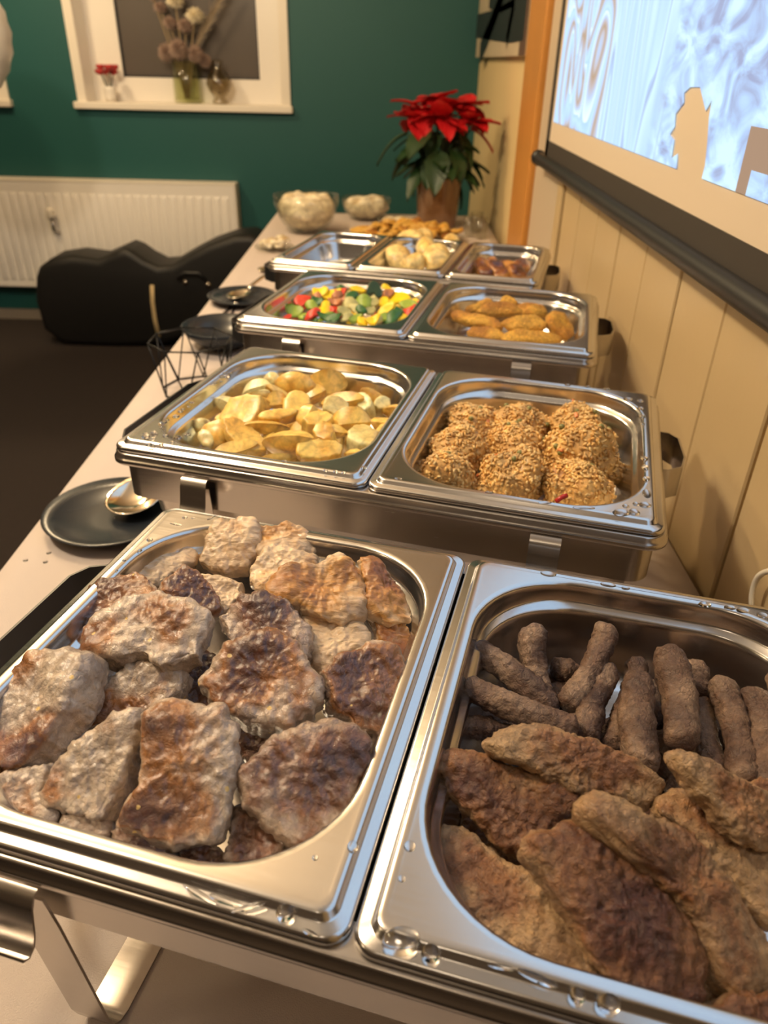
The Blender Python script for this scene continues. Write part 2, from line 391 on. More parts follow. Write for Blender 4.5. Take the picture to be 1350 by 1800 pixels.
# right wall cladding: separate boards
pe = bpy.data.objects.new('trim_1', None); COL.objects.link(pe); pe.location = (WALLX, 0, 0); pe['kind'] = 'structure'
edges = []
y = 1.79; k = 0
bw, gA, gB = 0.1505, 0.0022, 0.0075
me_pl = None
while y > -2.2:
    g = gB if k % 2 == 0 else gA
    o = box('plank', -.014, 0, y - bw, y, 0.0, CZ, PLANK, pe, .0022, 1) if me_pl is None else None
    if me_pl is None:
        me_pl = o.data; y_ref = y
    else:
        o = bpy.data.objects.new('plank', me_pl); COL.objects.link(o); o.parent = pe; o.location = (0, y - y_ref, 0)
    y -= bw + g; k += 1
struct(box('trim_2', WALLX - .022, WALLX, 1.795, 1.845, 0, CZ, PLANK, None, .004))
struct(box('trim_3', WALLX - .012, WALLX, 1.85, 2.215, 0, CZ, GREY_W))
struct(box('trim_4', WALLX - .03, WALLX, 2.22, 2.49, 0, CZ, POSTW, None, .006))

# ------------------------------------------------------------------ radiator
R0, R1, RZ0, RZ1 = -2.62, -0.782, 0.197, 0.728
rad = thing('radiator', 'white ribbed panel radiator under the windows on the teal wall', 'radiator', ((R0 + R1) / 2, BACKY - .06, RZ0))
hw = (R1 - R0) / 2; rh = RZ1 - RZ0
box('panel', -hw, hw, -.035, .0, 0, rh, WHITE_G, rad, .008)
box('back_panel', -hw + .01, hw - .01, .012, .055, .02, rh - .02, WHITE_G, rad, .006)
box('top_grille', -hw - .002, hw + .002, -.037, .056, rh - .006, rh + .004, WHITE_P, rad, .002)
box('side_cover', hw - .001, hw + .003, -.036, .056, .0, rh, WHITE_P, rad, .001)
nr = 40; pitch = 2 * (hw - .03) / nr; rm = None
for i in range(nr):
    x = -hw + .03 + pitch * (i + .5)
    if rm is None:
        loops = []
        for (dx, dy, dz) in ((.5, 0, 0), (.36, -.007, .014), (.22, -.0095, .02)):
            hx = pitch * dx * .8; z0, z1 = .035 + dz, rh - .055 - dz
            loops.append([(-hx, -.0345 + dy, z0), (hx, -.0345 + dy, z0), (hx, -.0345 + dy, z1), (-hx, -.0345 + dy, z1)])
        o = loft('rib', loops, WHITE_G, rad); sharp(o, 50); rm = o.data
    else:
        o = bpy.data.objects.new('rib', rm); COL.objects.link(o); o.parent = rad
    o.location = (x, 0, 0)
v0 = at_y(92, 372, BACKY - .11)
vx = v0.x - rad.location.x
tv = lathe('thermostat_knob', [(.017, 0), (.019, .012), (.019, .035), (.016, .05), (.005, .053)], WHITE_P, rad, 20, True, True)
tv.location = (vx, -.075, v0.z - RZ0 - .03)
tube('valve_pipe', [(vx, -.075, v0.z - RZ0 - .03), (vx, -.075, v0.z - RZ0 - .085), (vx + .01, -.05, v0.z - RZ0 - .1), (vx + .01, -.03, v0.z - RZ0 - .1)], .009, plain('chrome', (.6, .58, .55), .2, 1), rad)

# ------------------------------------------------------------------ things on the sill
SILL = WZ[0] + .014
def on_sill(px, py, dy=.04): p = at_y(px, py, BACKY + dy); return (p.x, BACKY + dy, SILL)
t = thing('small_vase', 'small white vase with red flowers at the end of the window sill', 'vase', on_sill(196, 180))
lathe('vase_body', [(.022, 0), (.027, .02), (.03, .05), (.032, .065), (.029, .065), (.027, .05), (.02, .008)], WHITE_G, t, 20)
for i in range(6):
    a = i * 1.05; r = .03 + .014 * (i % 3); zz = .12 + .02 * (i % 2)
    tube('stem', [(0, 0, .01), (r * .5 * math.cos(a), r * .5 * math.sin(a), .08), (r * math.cos(a), r * math.sin(a), zz)], .002, GREEN, t, 5)
    v, f = lathevf([(.003, 0), (.016, .006), (.022, .016), (.017, .024), (.004, .02)], 8)
    v = [(x * (1 + .25 * math.sin(5 * math.atan2(yy, x) + i)), yy * (1 + .25 * math.sin(5 * math.atan2(yy, x) + i)), z) for x, yy, z in v]
    o = mesh('blossom', v, f + [tuple(range(32, 40))], REDF, t); o.location = (r * math.cos(a), r * math.sin(a), zz - .008)
t = thing('ribbed_vase', 'tall ribbed green glass vase holding dried flowers on the window sill', 'vase', on_sill(332, 185, .06))
prof = [(.058, 0), (.064, .01), (.062, .09), (.058, .175), (.054, .175), (.057, .09), (.056, .014), (.002, .012)]
v, f = lathevf(prof, 48)
v = [(x * (1 + .035 * math.cos(16 * math.atan2(yy, x))), yy * (1 + .035 * math.cos(16 * math.atan2(yy, x))), z) for x, yy, z in v]
mesh('vase_body', v, f + [tuple(reversed(range(48)))], VGLASS, t)
def stem_to(par, x, yy, z, m=STEMM): tube('stem', [(x * .1, yy * .1, .02), (x * .35, yy * .4, .16), (x, yy, z)], .003, m, par, 5)
def fuzzy(name, r, n, mat, par, loc, sq=1.0, seed=0):
    rr = random.Random(seed); V, Fc = [], []
    for i in range(n):
        z = 1 - 2 * (i + .5) / n; a = i * 2.39996; q = math.sqrt(1 - z * z)
        d = Vector((q * math.cos(a), q * math.sin(a), z)); o = d.orthogonal().normalized(); b = d.cross(o)
        L = r * rr.uniform(.85, 1.1); k = len(V)
        for c, s_ in ((1, 0), (-.5, .87), (-.5, -.87)):
            p = d * (r * .35) + (o * c + b * s_) * (r * .2); V.append((p.x, p.y, p.z * sq))
        p = d * L; V.append((p.x, p.y, p.z * sq)); Fc += [(k, k + 1, k + 3), (k + 1, k + 2, k + 3), (k + 2, k, k + 3)]
    o = mesh(name, V, Fc, mat, par, False); o.location = loc; return o
for i, (x, yy, z, r) in enumerate([(-.075, -.02, .21, .045), (-.01, -.05, .225, .05), (.06, -.02, .205, .045), (.095, .01, .18, .035)]):
    stem_to(t, x * .8, yy, z); fuzzy('dried_globe', r, 120, PUFF, t, (x, yy, z), 1, i)
for i, (x, yy, z, r, m) in enumerate([(-.015, 0, .42, .05, PALEF), (.07, .0, .36, .05, PALEF), (-.09, .01, .39, .035, PUFF), (-.05, 0, .33, .04, PUFF), (.02, .0, .32, .045, PUFF), (-.12, .01, .425, .02, PUFF), (-.02, .01, .47, .025, PUFF)]):
    stem_to(t, x, yy, z); o = fuzzy('dried_bloom', r, 80, m, t, (x, yy, z), .8, 20 + i)
V = []; Fc = []
rr = random.Random(3)
for i in range(260):
    s = rr.random(); base = Vector((.05 + .17 * s, 0, .22 + .24 * s)); d = Vector((.6 + rr.uniform(-.6, .6), rr.uniform(-.6, .6), 1 + rr.uniform(-.6, .3))).normalized()
    L = .075 * (1 - .5 * abs(s - .6)); o = d.orthogonal().normalized() * .0016; k = len(V)
    V += [tuple(base - o), tuple(base + o), tuple(base + d * L)]; Fc.append((k, k + 1, k + 2))
tag(mesh('pampas_plume', V, Fc, PAMP, t, False), 'feathery beige pampas plume', kind='stuff')
tube('stem', [(.005, 0, .02), (.05, 0, .22), (.22, 0, .46)], .003, PAMP, t, 5)
t = thing('smoky_vase', 'squat smoky glass vase with narrow neck beside the dried flowers', 'vase', on_sill(388, 185, .05))
lathe('vase_body', [(.036, 0), (.038, .012), (.022, .03), (.05, .055), (.062, .085), (.052, .12), (.028, .145), (.024, .165), (.027, .185), (.025, .185), (.021, .165), (.025, .145), (.048, .12), (.058, .085), (.046, .058), (.004, .04)], SGLASS, t, 32)

# ------------------------------------------------------------------ white paper lantern hanging left of the window
t = thing('paper_lantern', 'white round paper lantern hanging in front of the teal wall', 'lamp', (-1.56, 3.0, 1.33))
n = 24; prof = []
for i in range(n + 1):
    a = -math.pi / 2 + math.pi * i / n; r = .235 * math.cos(a) * (1 + .012 * math.cos(i * math.pi)); prof.append((max(r, .03), .235 * math.sin(a)))
o = lathe('shade', prof, WHITE_G, t, 40); 
tube('cord', [(0, 0, .22), (0, 0, CZ - 1.33)], .003, WHITE_P, t, 6)

# ------------------------------------------------------------------ picture on the far right wall
PZ = 1.273 + .02
t = thing('wall_picture', 'large cream picture with black branching strokes on the wall by the post', 'picture', (WALLX, 0, PZ))
box('canvas', -.025, 0, 2.53, 4.06, 0, .95, plain('picture_ground', (0.50, 0.42, 0.29), 0.6, 0, 0.25, 4), t)
def pstroke(pts, wd, m=BLACK):
    V = []; Fc = []
    for i, (px, py) in enumerate(pts):
        p = at_x(px, py, WALLX - .026); y_, z_ = p.y, p.z - PZ
        q0 = at_x(pts[max(i - 1, 0)][0], pts[max(i - 1, 0)][1], WALLX - .026); q1 = at_x(pts[min(i + 1, len(pts) - 1)][0], pts[min(i + 1, len(pts) - 1)][1], WALLX - .026)
        dx, dz = q1.y - q0.y, q1.z - q0.z; L = math.hypot(dx, dz) or 1
        for s in (-1, 1): V.append((-.0265, y_ - s * dz / L * wd[i] / 2, z_ + s * dx / L * wd[i] / 2))
        if i: k = 2 * i; Fc.append((k - 2, k - 1, k + 1, k))
    return mesh('black_stroke', V, Fc, m, t, False)
pstroke([(838, 46), (870, 44), (900, 37), (924, 28)], [.09, .10, .12, .12])
pstroke([(843, 96), (858, 60), (873, 20), (880, 2), (890, -30)], [.09, .08, .07, .06, .06])
pstroke([(890, 76), (895, 50), (903, 10), (905, -30)], [.05, .06, .06, .05])
pstroke([(860, 4), (880, 8), (905, -2)], [.04, .05, .04])
box('dark_edge', -.0262, -.0252, 2.53, 2.66, 0, .95, plain('picture_brown', (0.10, 0.055, 0.035), 0.6), t)

# ------------------------------------------------------------------ projection screen
SX = WALLX - .035
pBar = at_x(945, 268, SX); yL = at_x(962, 232, SX).y; yR = -0.25
zbar = 1.273 - .192
scr = thing('projector_screen', 'pull down projection screen with black border showing a blue white picture', 'screen', (SX, 0, zbar))
zTop = 2.5 - zbar
pl = at_x(973, 216, SX); zpic = 1.273 - .1115 - zbar; yP = pl.y; zband = 1.273 - .153 - zbar
box('fabric', .001, .003, yR, yL, -.0, zTop, SCREENW, scr)
multi('black_border', [boxvf(-.0005, .004, yR, yL, 0, zband), boxvf(-.0005, .004, yL - .035, yL + .0, 0, zTop)], SCREENB, scr)
o = tube('bottom_bar', [(0, yR - .03, -.008), (0, yL + .06, -.008)], .015, BLACK, scr, 14); sharp(o)
tube('bar_cap', [(0, yL + .06, -.008), (0, yL + .085, -.008)], .018, BLACK, scr, 14)
box('casing', -.05, .03, yR - .05, yL + .08, zTop, zTop + .08, WHITE_P, scr, .01)
# the projected picture with a cut-out for the shadow of something before the projector
def sp(px, py):
    q = at_x(px, py, SX); return (q.y, q.z - zbar)
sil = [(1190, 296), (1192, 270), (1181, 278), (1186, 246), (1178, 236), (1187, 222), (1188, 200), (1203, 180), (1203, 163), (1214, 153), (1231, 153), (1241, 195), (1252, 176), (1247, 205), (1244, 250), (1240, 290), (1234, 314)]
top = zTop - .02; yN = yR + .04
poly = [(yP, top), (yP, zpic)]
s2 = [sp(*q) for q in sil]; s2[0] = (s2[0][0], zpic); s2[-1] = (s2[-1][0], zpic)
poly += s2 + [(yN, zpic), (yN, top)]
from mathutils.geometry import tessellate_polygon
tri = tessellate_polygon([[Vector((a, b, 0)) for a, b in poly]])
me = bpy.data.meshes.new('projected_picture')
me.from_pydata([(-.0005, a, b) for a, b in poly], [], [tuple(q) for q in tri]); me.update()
m, nt, b = new_mat('projected_light'); L = nt.links.new
tc = nt.nodes.new('ShaderNodeTexCoord'); sep = nt.nodes.new('ShaderNodeSeparateXYZ'); L(tc.outputs['Object'], sep.inputs[0])
mp = nt.nodes.new('ShaderNodeMapping'); mp.inputs['Scale'].default_value = (1, 1.5, .75); mp.inputs['Rotation'].default_value = (.35, 0, 0); L(tc.outputs['Object'], mp.inputs['Vector'])
fn = nt.nodes.new('ShaderNodeTexNoise'); fn.inputs['Scale'].default_value = 2.6; fn.inputs['Detail'].default_value = 2.2; fn.inputs['Roughness'].default_value = .45; fn.inputs['Distortion'].default_value = .7
L(mp.outputs[0], fn.inputs['Vector'])
fm = nt.nodes.new('ShaderNodeMath'); fm.operation = 'MULTIPLY'; L(fn.outputs['Fac'], fm.inputs[0]); fm.inputs[1].default_value = 13
fp = nt.nodes.new('ShaderNodeMath'); fp.operation = 'FRACT'; L(fm.outputs[0], fp.inputs[0])
rA = nt.nodes.new('ShaderNodeValToRGB'); e = rA.color_ramp.elements
e[0].position = .0; e[0].color = (.75, .92, 1, 1); e[1].position = 1; e[1].color = (.36, .60, .92, 1)
for ps, cl_ in ((.10, (.58, .80, .98, 1)), (.2, (.42, .55, .80, 1)), (.32, (.46, .40, .42, 1)), (.42, (.38, .27, .18, 1)), (.5, (.48, .46, .52, 1)), (.62, (.40, .60, .92, 1)), (.85, (.47, .72, .98, 1))):
    q = e.new(ps); q.color = cl_
L(fp.outputs[0], rA.inputs['Fac'])
rC = nt.nodes.new('ShaderNodeValToRGB'); e = rC.color_ramp.elements
e[0].position = 0; e[0].color = (.40, .60, .92, 1); e[1].position = 1; e[1].color = (.52, .78, 1, 1)
q = e.new(.08); q.color = (.30, .42, .68, 1); q = e.new(.16); q.color = (.55, .80, 1, 1); q = e.new(.6); q.color = (.40, .62, .95, 1)
mp2 = nt.nodes.new('ShaderNodeMapping'); mp2.inputs['Scale'].default_value = (1, 2.6, .35); L(tc.outputs['Object'], mp2.inputs['Vector'])
fn2 = nt.nodes.new('ShaderNodeTexNoise'); fn2.inputs['Scale'].default_value = 2.2; fn2.inputs['Detail'].default_value = 2; L(mp2.outputs[0], fn2.inputs['Vector'])
fm2 = nt.nodes.new('ShaderNodeMath'); fm2.operation = 'MULTIPLY'; L(fn2.outputs['Fac'], fm2.inputs[0]); fm2.inputs[1].default_value = 9
fp2 = nt.nodes.new('ShaderNodeMath'); fp2.operation = 'FRACT'; L(fm2.outputs[0], fp2.inputs[0]); L(fp2.outputs[0], rC.inputs['Fac'])
nz = nt.nodes.new('ShaderNodeTexNoise'); nz.inputs['Scale'].default_value = 15; nz.inputs['Detail'].default_value = 5; nz.inputs['Distortion'].default_value = 1.0
mp3 = nt.nodes.new('ShaderNodeMapping'); mp3.inputs['Scale'].default_value = (1, .8, 1.4); mp3.inputs['Rotation'].default_value = (.5, 0, 0); L(tc.outputs['Object'], mp3.inputs['Vector']); L(mp3.outputs[0], nz.inputs['Vector'])
rB = nt.nodes.new('ShaderNodeValToRGB'); e = rB.color_ramp.elements
e[0].position = .34; e[0].color = (.26, .33, .55, 1); e[1].position = .60; e[1].color = (.56, .82, 1.0, 1)
q = e.new(.47); q.color = (.38, .58, .90, 1)
L(nz.outputs['Fac'], rB.inputs['Fac'])
wob = nt.nodes.new('ShaderNodeMath'); wob.operation = 'MULTIPLY_ADD'; L(fn.outputs['Fac'], wob.inputs[0]); wob.inputs[1].default_value = .35; L(sep.outputs['Y'], wob.inputs[2])
def mask(a, b_):
    q = nt.nodes.new('ShaderNodeMapRange'); q.inputs['From Min'].default_value = a; q.inputs['From Max'].default_value = b_; L(wob.outputs[0], q.inputs['Value']); return q
mk1 = mask(1.36, 1.40); mk2 = mask(1.62, 1.66)
m1 = nt.nodes.new('ShaderNodeMix'); m1.data_type = 'RGBA'; L(mk1.outputs['Result'], m1.inputs['Factor']); L(rB.outputs['Color'], m1.inputs['A']); L(rC.outputs['Color'], m1.inputs['B'])
mx = nt.nodes.new('ShaderNodeMix'); mx.data_type = 'RGBA'; L(mk2.outputs['Result'], mx.inputs['Factor']); L(m1.outputs['Result'], mx.inputs['A']); L(rA.outputs['Color'], mx.inputs['B'])
# a brown object inside the picture, low at the near side
ly = nt.nodes.new('ShaderNodeMath'); ly.operation = 'LESS_THAN'; L(sep.outputs['Y'], ly.inputs[0]); ly.inputs[1].default_value = sp(1296, 325)[0]
lz = nt.nodes.new('ShaderNodeMath'); lz.operation = 'LESS_THAN'; L(sep.outputs['Z'], lz.inputs[0]); lz.inputs[1].default_value = sp(1325, 222)[1]
an = nt.nodes.new('ShaderNodeMath'); an.operation = 'MULTIPLY'; L(ly.outputs[0], an.inputs[0]); L(lz.outputs[0], an.inputs[1])
ly2 = nt.nodes.new('ShaderNodeMath'); ly2.operation = 'GREATER_THAN'; L(sep.outputs['Y'], ly2.inputs[0]); ly2.inputs[1].default_value = sp(1314, 330)[0]
lz2 = nt.nodes.new('ShaderNodeMath'); lz2.operation = 'GREATER_THAN'; L(sep.outputs['Z'], lz2.inputs[0]); lz2.inputs[1].default_value = sp(1325, 300)[1]
mxx = nt.nodes.new('ShaderNodeMath'); mxx.operation = 'MAXIMUM'; L(ly2.outputs[0], mxx.inputs[0]); L(lz2.outputs[0], mxx.inputs[1])
an2 = nt.nodes.new('ShaderNodeMath'); an2.operation = 'MULTIPLY'; L(an.outputs[0], an2.inputs[0]); L(mxx.outputs[0], an2.inputs[1])
mb = nt.nodes.new('ShaderNodeMix'); mb.data_type = 'RGBA'; L(an2.outputs[0], mb.inputs['Factor']); L(mx.outputs['Result'], mb.inputs['A']); mb.inputs['B'].default_value = (.30, .19, .13, 1)
L(mb.outputs['Result'], b.inputs['Emission Color']); b.inputs['Emission Strength'].default_value = 1.05
b.inputs['Base Color'].default_value = (.05, .05, .05, 1); b.inputs['Roughness'].default_value = .8
tag(link('projected_picture', me, m, scr, False), 'blue white picture with a pointed shadow cut out of its lower edge')

# ------------------------------------------------------------------ table and cloth
TX0, TX1, TY0, TY1 = -.458, .375, .06, 3.22
tb = thing('buffet_table', 'long buffet table standing along the clad wall under a pale cloth', 'table', ((TX0 + TX1) / 2, (TY0 + TY1) / 2, 0))
hx, hy = (TX1 - TX0) / 2 - .006, (TY1 - TY0) / 2 - .006
box('table_top', -hx, hx, -hy, hy, TABLE_Z - .03, TABLE_Z - .004, POSTW, tb)
for sx in (-1, 1):
    for sy in (-1, 1):
        box('leg', sx * (hx - .05) - .02, sx * (hx - .05) + .02, sy * (hy - .08) - .02, sy * (hy - .08) + .02, 0, TABLE_Z - .03, BLACK, tb)
V = []; Fc = []
nx, ny = 24, 90
xs = [TX0 + (TX1 - TX0) * i / nx for i in range(nx + 1)]
cols = [(TX0 - .012, -.30), (TX0 - .009, -.18), (TX0 - .006, -.08), (TX0 - .005, -.02), (TX0 - .0025, -.004)] + [(x, 0) for x in xs[0:]]
for j in range(ny + 1):
    yy = TY0 + (TY1 - TY0) * j / ny
    for x, dz in cols:
        zz = TABLE_Z + dz; xx = x
        if dz < -.01: xx += .012 * (-dz / .3) * math.sin(yy * 17 + 1.3 * math.sin(yy * 5)) - .006
        V.append((xx, yy, zz))
nc = len(cols)
for j in range(ny):
    for i in range(nc - 1): Fc.append((j * nc + i, j * nc + i + 1, (j + 1) * nc + i + 1, (j + 1) * nc + i))
o = mesh('tablecloth', V, Fc, CLOTH)
md = o.modifiers.new('thick', 'SOLIDIFY'); md.thickness = .003; md.offset = -1
tag(o, 'pale beige cloth covering the long buffet table', 'tablecloth')

# ================================================================== FOOD SHAPES
def crust_attr(me, vals):
    a = me.attributes.new('crust', 'FLOAT', 'POINT'); a.data.foreach_set('value', np.asarray(vals, dtype=np.float32))
def nz3(p, s, seed): return noise.noise(Vector((p[0] * s + seed * 3.17, p[1] * s - seed * 1.71, p[2] * s + seed * .93)))
def blob_mesh(name, R, T, seed, e_plan=0.35, e_h=0.6, lump=.003, mid=.0012, lf=38., mf=150., crust=(0.5, 0.9), nth=72, nph=28, flat=0.0, bend=0.0, edge_crust=0.0, jag=0.0, rim_pale=0.0, crease=0.0):
    """rounded slab: R(theta) outline (len nth), thickness T; noise-lumped; crust attribute on the top"""
    th = np.linspace(0, 2 * np.pi, nth, endpoint=False)
    # rings spread evenly over the flat faces and densely round the edge
    n1 = max(3, int(nph * .46)); n3 = max(2, int(nph * .14)); n2 = max(4, nph - n1 - n3)
    tp = lambda q: np.arccos(np.clip(q, 0, 1) ** (1 / e_plan))
    st = np.linspace(.92, .04, n1); sbt = np.linspace(.05, .92, n3); p0 = float(tp(.92)) * .93
    ph = np.concatenate([-tp(sbt), np.linspace(-p0, p0, n2), tp(st)]); nph = len(ph)
    if jag:
        R = R * np.array([1 + jag * (noise.noise(Vector((math.cos(a) * 3.1 + seed, math.sin(a) * 3.1, seed * .7))) + .6 * noise.noise(Vector((math.cos(a) * 8.3 + seed, math.sin(a) * 8.3, seed * .3)))) for a in th])
    P = []; rad = []
    for p in ph:
        s = math.cos(p) ** e_plan; w = math.copysign(abs(math.sin(p)) ** e_h, math.sin(p)) * T / 2
        if w < 0 and flat: w *= (1 - flat)
        rad += [s] * nth
        P.append(np.stack([R * s * np.cos(th), R * s * np.sin(th), np.full(nth, w)], 1))
    P = np.concatenate(P); top = np.array([[0, 0, T / 2]]); bot = np.array([[0, 0, -T / 2 * (1 - flat)]])
    P = np.concatenate([P, bot, top])
    rad += [0, 0]; Rm = float(np.mean(R))
    if bend: P[:, 2] += bend * (P[:, 0] ** 2) / Rm
    f = []
    for i in range(nph - 1):
        for k in range(nth):
            k2 = (k + 1) % nth; f.append((i * nth + k, i * nth + k2, (i + 1) * nth + k2, (i + 1) * nth + k))
    nb = nph * nth
    for k in range(nth):
        k2 = (k + 1) % nth; f.append((k2, k, nb)); f.append(((nph - 1) * nth + k, (nph - 1) * nth + k2, nb + 1))
    me = bpy.data.meshes.new(name); me.from_pydata(P.tolist(), [], f); me.update()
    N = np.empty(len(P) * 3); me.vertex_normals.foreach_get('vector', N); N = N.reshape(-1, 3)
    out = P.copy(); cv = np.zeros(len(P))
    for i in range(len(P)):
        p = P[i]
        d = lump * nz3(p, lf, seed) + mid * nz3(p, mf, seed + 5)
        if mid > .0006: d += mid * .5 * nz3(p, mf * 2.3, seed + 9) + crease * (.25 - abs(nz3(p, 75, seed + 21))) + crease * .5 * (.25 - abs(nz3(p, 190, seed + 23)))
        out[i] = p + N[i] * d
        t = min(1, max(0, (N[i][2] + .05) / .75))
        c = crust[0] + crust[1] * nz3(p, 26, seed + 11) + .25 * nz3(p, 80, seed + 13)
        if rim_pale: c -= rim_pale * max(0, (rad[i] - .62 - .25 * nz3(p, 45, seed + 17)) / .38)
        cv[i] = min(1, max(0, c * t + edge_crust * (1 - t)))
    me.vertices.foreach_set('co', out.ravel()); me.update()
    crust_attr(me, cv)
    return me
def basis(C, tx, ty):
    n = Vector((math.sin(math.radians(ty)), -math.sin(math.radians(tx)), 1)); n.x *= 1; 
    n = Vector((math.tan(math.radians(ty)), -math.tan(math.radians(tx)), 1)).normalized()
    e1 = (Vector((1, 0, 0)) - n * n.x).normalized(); e2 = n.cross(e1)
    return n, e1, e2
def traced(name, pts, z, T, tx, ty, mat, seed, label, cat, group=None, nth=72, nph=26, parent=None, smooth_k=2, **kw):
    cx = sum(p[0] for p in pts) / len(pts); cy = sum(p[1] for p in pts) / len(pts)
    C = at_z(cx, cy, z); n, e1, e2 = basis(C, tx, ty)
    uv = []
    for p in pts:
        q = at_plane(p[0], p[1], C, n) - C; uv.append((q.dot(e1), q.dot(e2)))
    # area centroid
    A = 0; ux = uy = 0
    for i in range(len(uv)):
        a, b = uv[i], uv[(i + 1) % len(uv)]; cr = a[0] * b[1] - b[0] * a[1]; A += cr; ux += (a[0] + b[0]) * cr; uy += (a[1] + b[1]) * cr
    ux /= 3 * A; uy /= 3 * A
    C = C + e1 * ux + e2 * uy
    uv = [(a - ux, b - uy) for a, b in uv]
    # radial function by ray / edge hits
    R = []
    for k in range(nth):
        th = 2 * math.pi * k / nth; dx, dy = math.cos(th), math.sin(th); best = 0
        for i in range(len(uv)):
            a, b = uv[i], uv[(i + 1) % len(uv)]; ex, ey = b[0] - a[0], b[1] - a[1]
            den = dx * ey - dy * ex
            if abs(den) < 1e-12: continue
            t_ = (a[0] * ey - a[1] * ex) / den; s_ = (a[0] * dy - a[1] * dx) / den
            if t_ > 0 and -1e-6 <= s_ <= 1 + 1e-6: best = max(best, t_)
        R.append(best if best > 0 else (R[-1] if R else .01))
    R = np.array(R)
    for _ in range(smooth_k): R = (np.roll(R, 1) + 2 * R + np.roll(R, -1)) / 4
    me = blob_mesh(name, R, T, seed, nth=nth, nph=nph, **kw)
    o = link(name, me, mat, parent)
    M = Matrix((e1, e2, n)).transposed().to_4x4(); M.translation = C
    o.matrix_world = M
    if label: tag(o, label, cat, group)
    return o
def oval(cx, cy, ln, wd, ang, n=14, irr=.08, rr=rnd):
    a = math.radians(ang); out = []
    for k in range(n):
        t_ = 2 * math.pi * k / n; q = 1 + rr.uniform(-irr, irr)
        x, y_ = ln / 2 * math.cos(t_) * q, wd / 2 * math.sin(t_) * q
        out.append((cx + x * math.cos(a) - y_ * math.sin(a), cy + x * math.sin(a) + y_ * math.cos(a)))
    return out
def sausage(A, B, r, seed, mat, label, group, bend=.004):
    A, B = Vector(A), Vector(B); ax = B - A; Ln = ax.length; ax.normalize()
    side = ax.cross(Vector((0, 0, 1))).normalized(); up = side.cross(ax)
    nr, ns = 64, 32; P = []; 
    for i in range(nr):
        t_ = i / (nr - 1); s = t_ * 2 - 1
        # superelliptic ends
        q = abs(s); e = max(0, (q * Ln / 2 - (Ln / 2 - r)) / r); rad = r * math.sqrt(max(0.0, 1 - min(1, e) ** 2.6)) if e > 0 else r
        rad = max(rad, r * .05) * (1 + .06 * math.sin(t_ * 7 + seed))
        for k in range(ns):
            a = 2 * math.pi * k / ns
            P.append((s * Ln / 2, rad * math.cos(a) + bend * (1 - s * s), rad * math.sin(a)))
    f = []
    for i in range(nr - 1):
        for k in range(ns):
            k2 = (k + 1) % ns; f.append((i * ns + k, i * ns + k2, (i + 1) * ns + k2, (i + 1) * ns + k))
    f.append(tuple(reversed(range(ns)))); f.append(tuple((nr - 1) * ns + k for k in range(ns)))
    P = np.array(P); me = bpy.data.meshes.new('minced_roll'); me.from_pydata(P.tolist(), [], f); me.update()
    N = np.empty(len(P) * 3); me.vertex_normals.foreach_get('vector', N); N = N.reshape(-1, 3); out = P.copy(); cv = []
    for i in range(len(P)):
        out[i] = P[i] + N[i] * (.0014 * nz3(P[i], 70, seed) + .0013 * nz3(P[i], 220, seed + 3) + .0008 * nz3(P[i], 480, seed + 4))
        cv.append(min(1, max(0, .45 + .8 * nz3(P[i], 45, seed + 7))))
    me.vertices.foreach_set('co', out.ravel()); me.update(); crust_attr(me, cv)
    o = link('minced_roll', me, mat)
    M = Matrix((ax, side, up)).transposed().to_4x4(); M.translation = (A + B) / 2; o.matrix_world = M
    return tag(o, label, 'sausage', group)

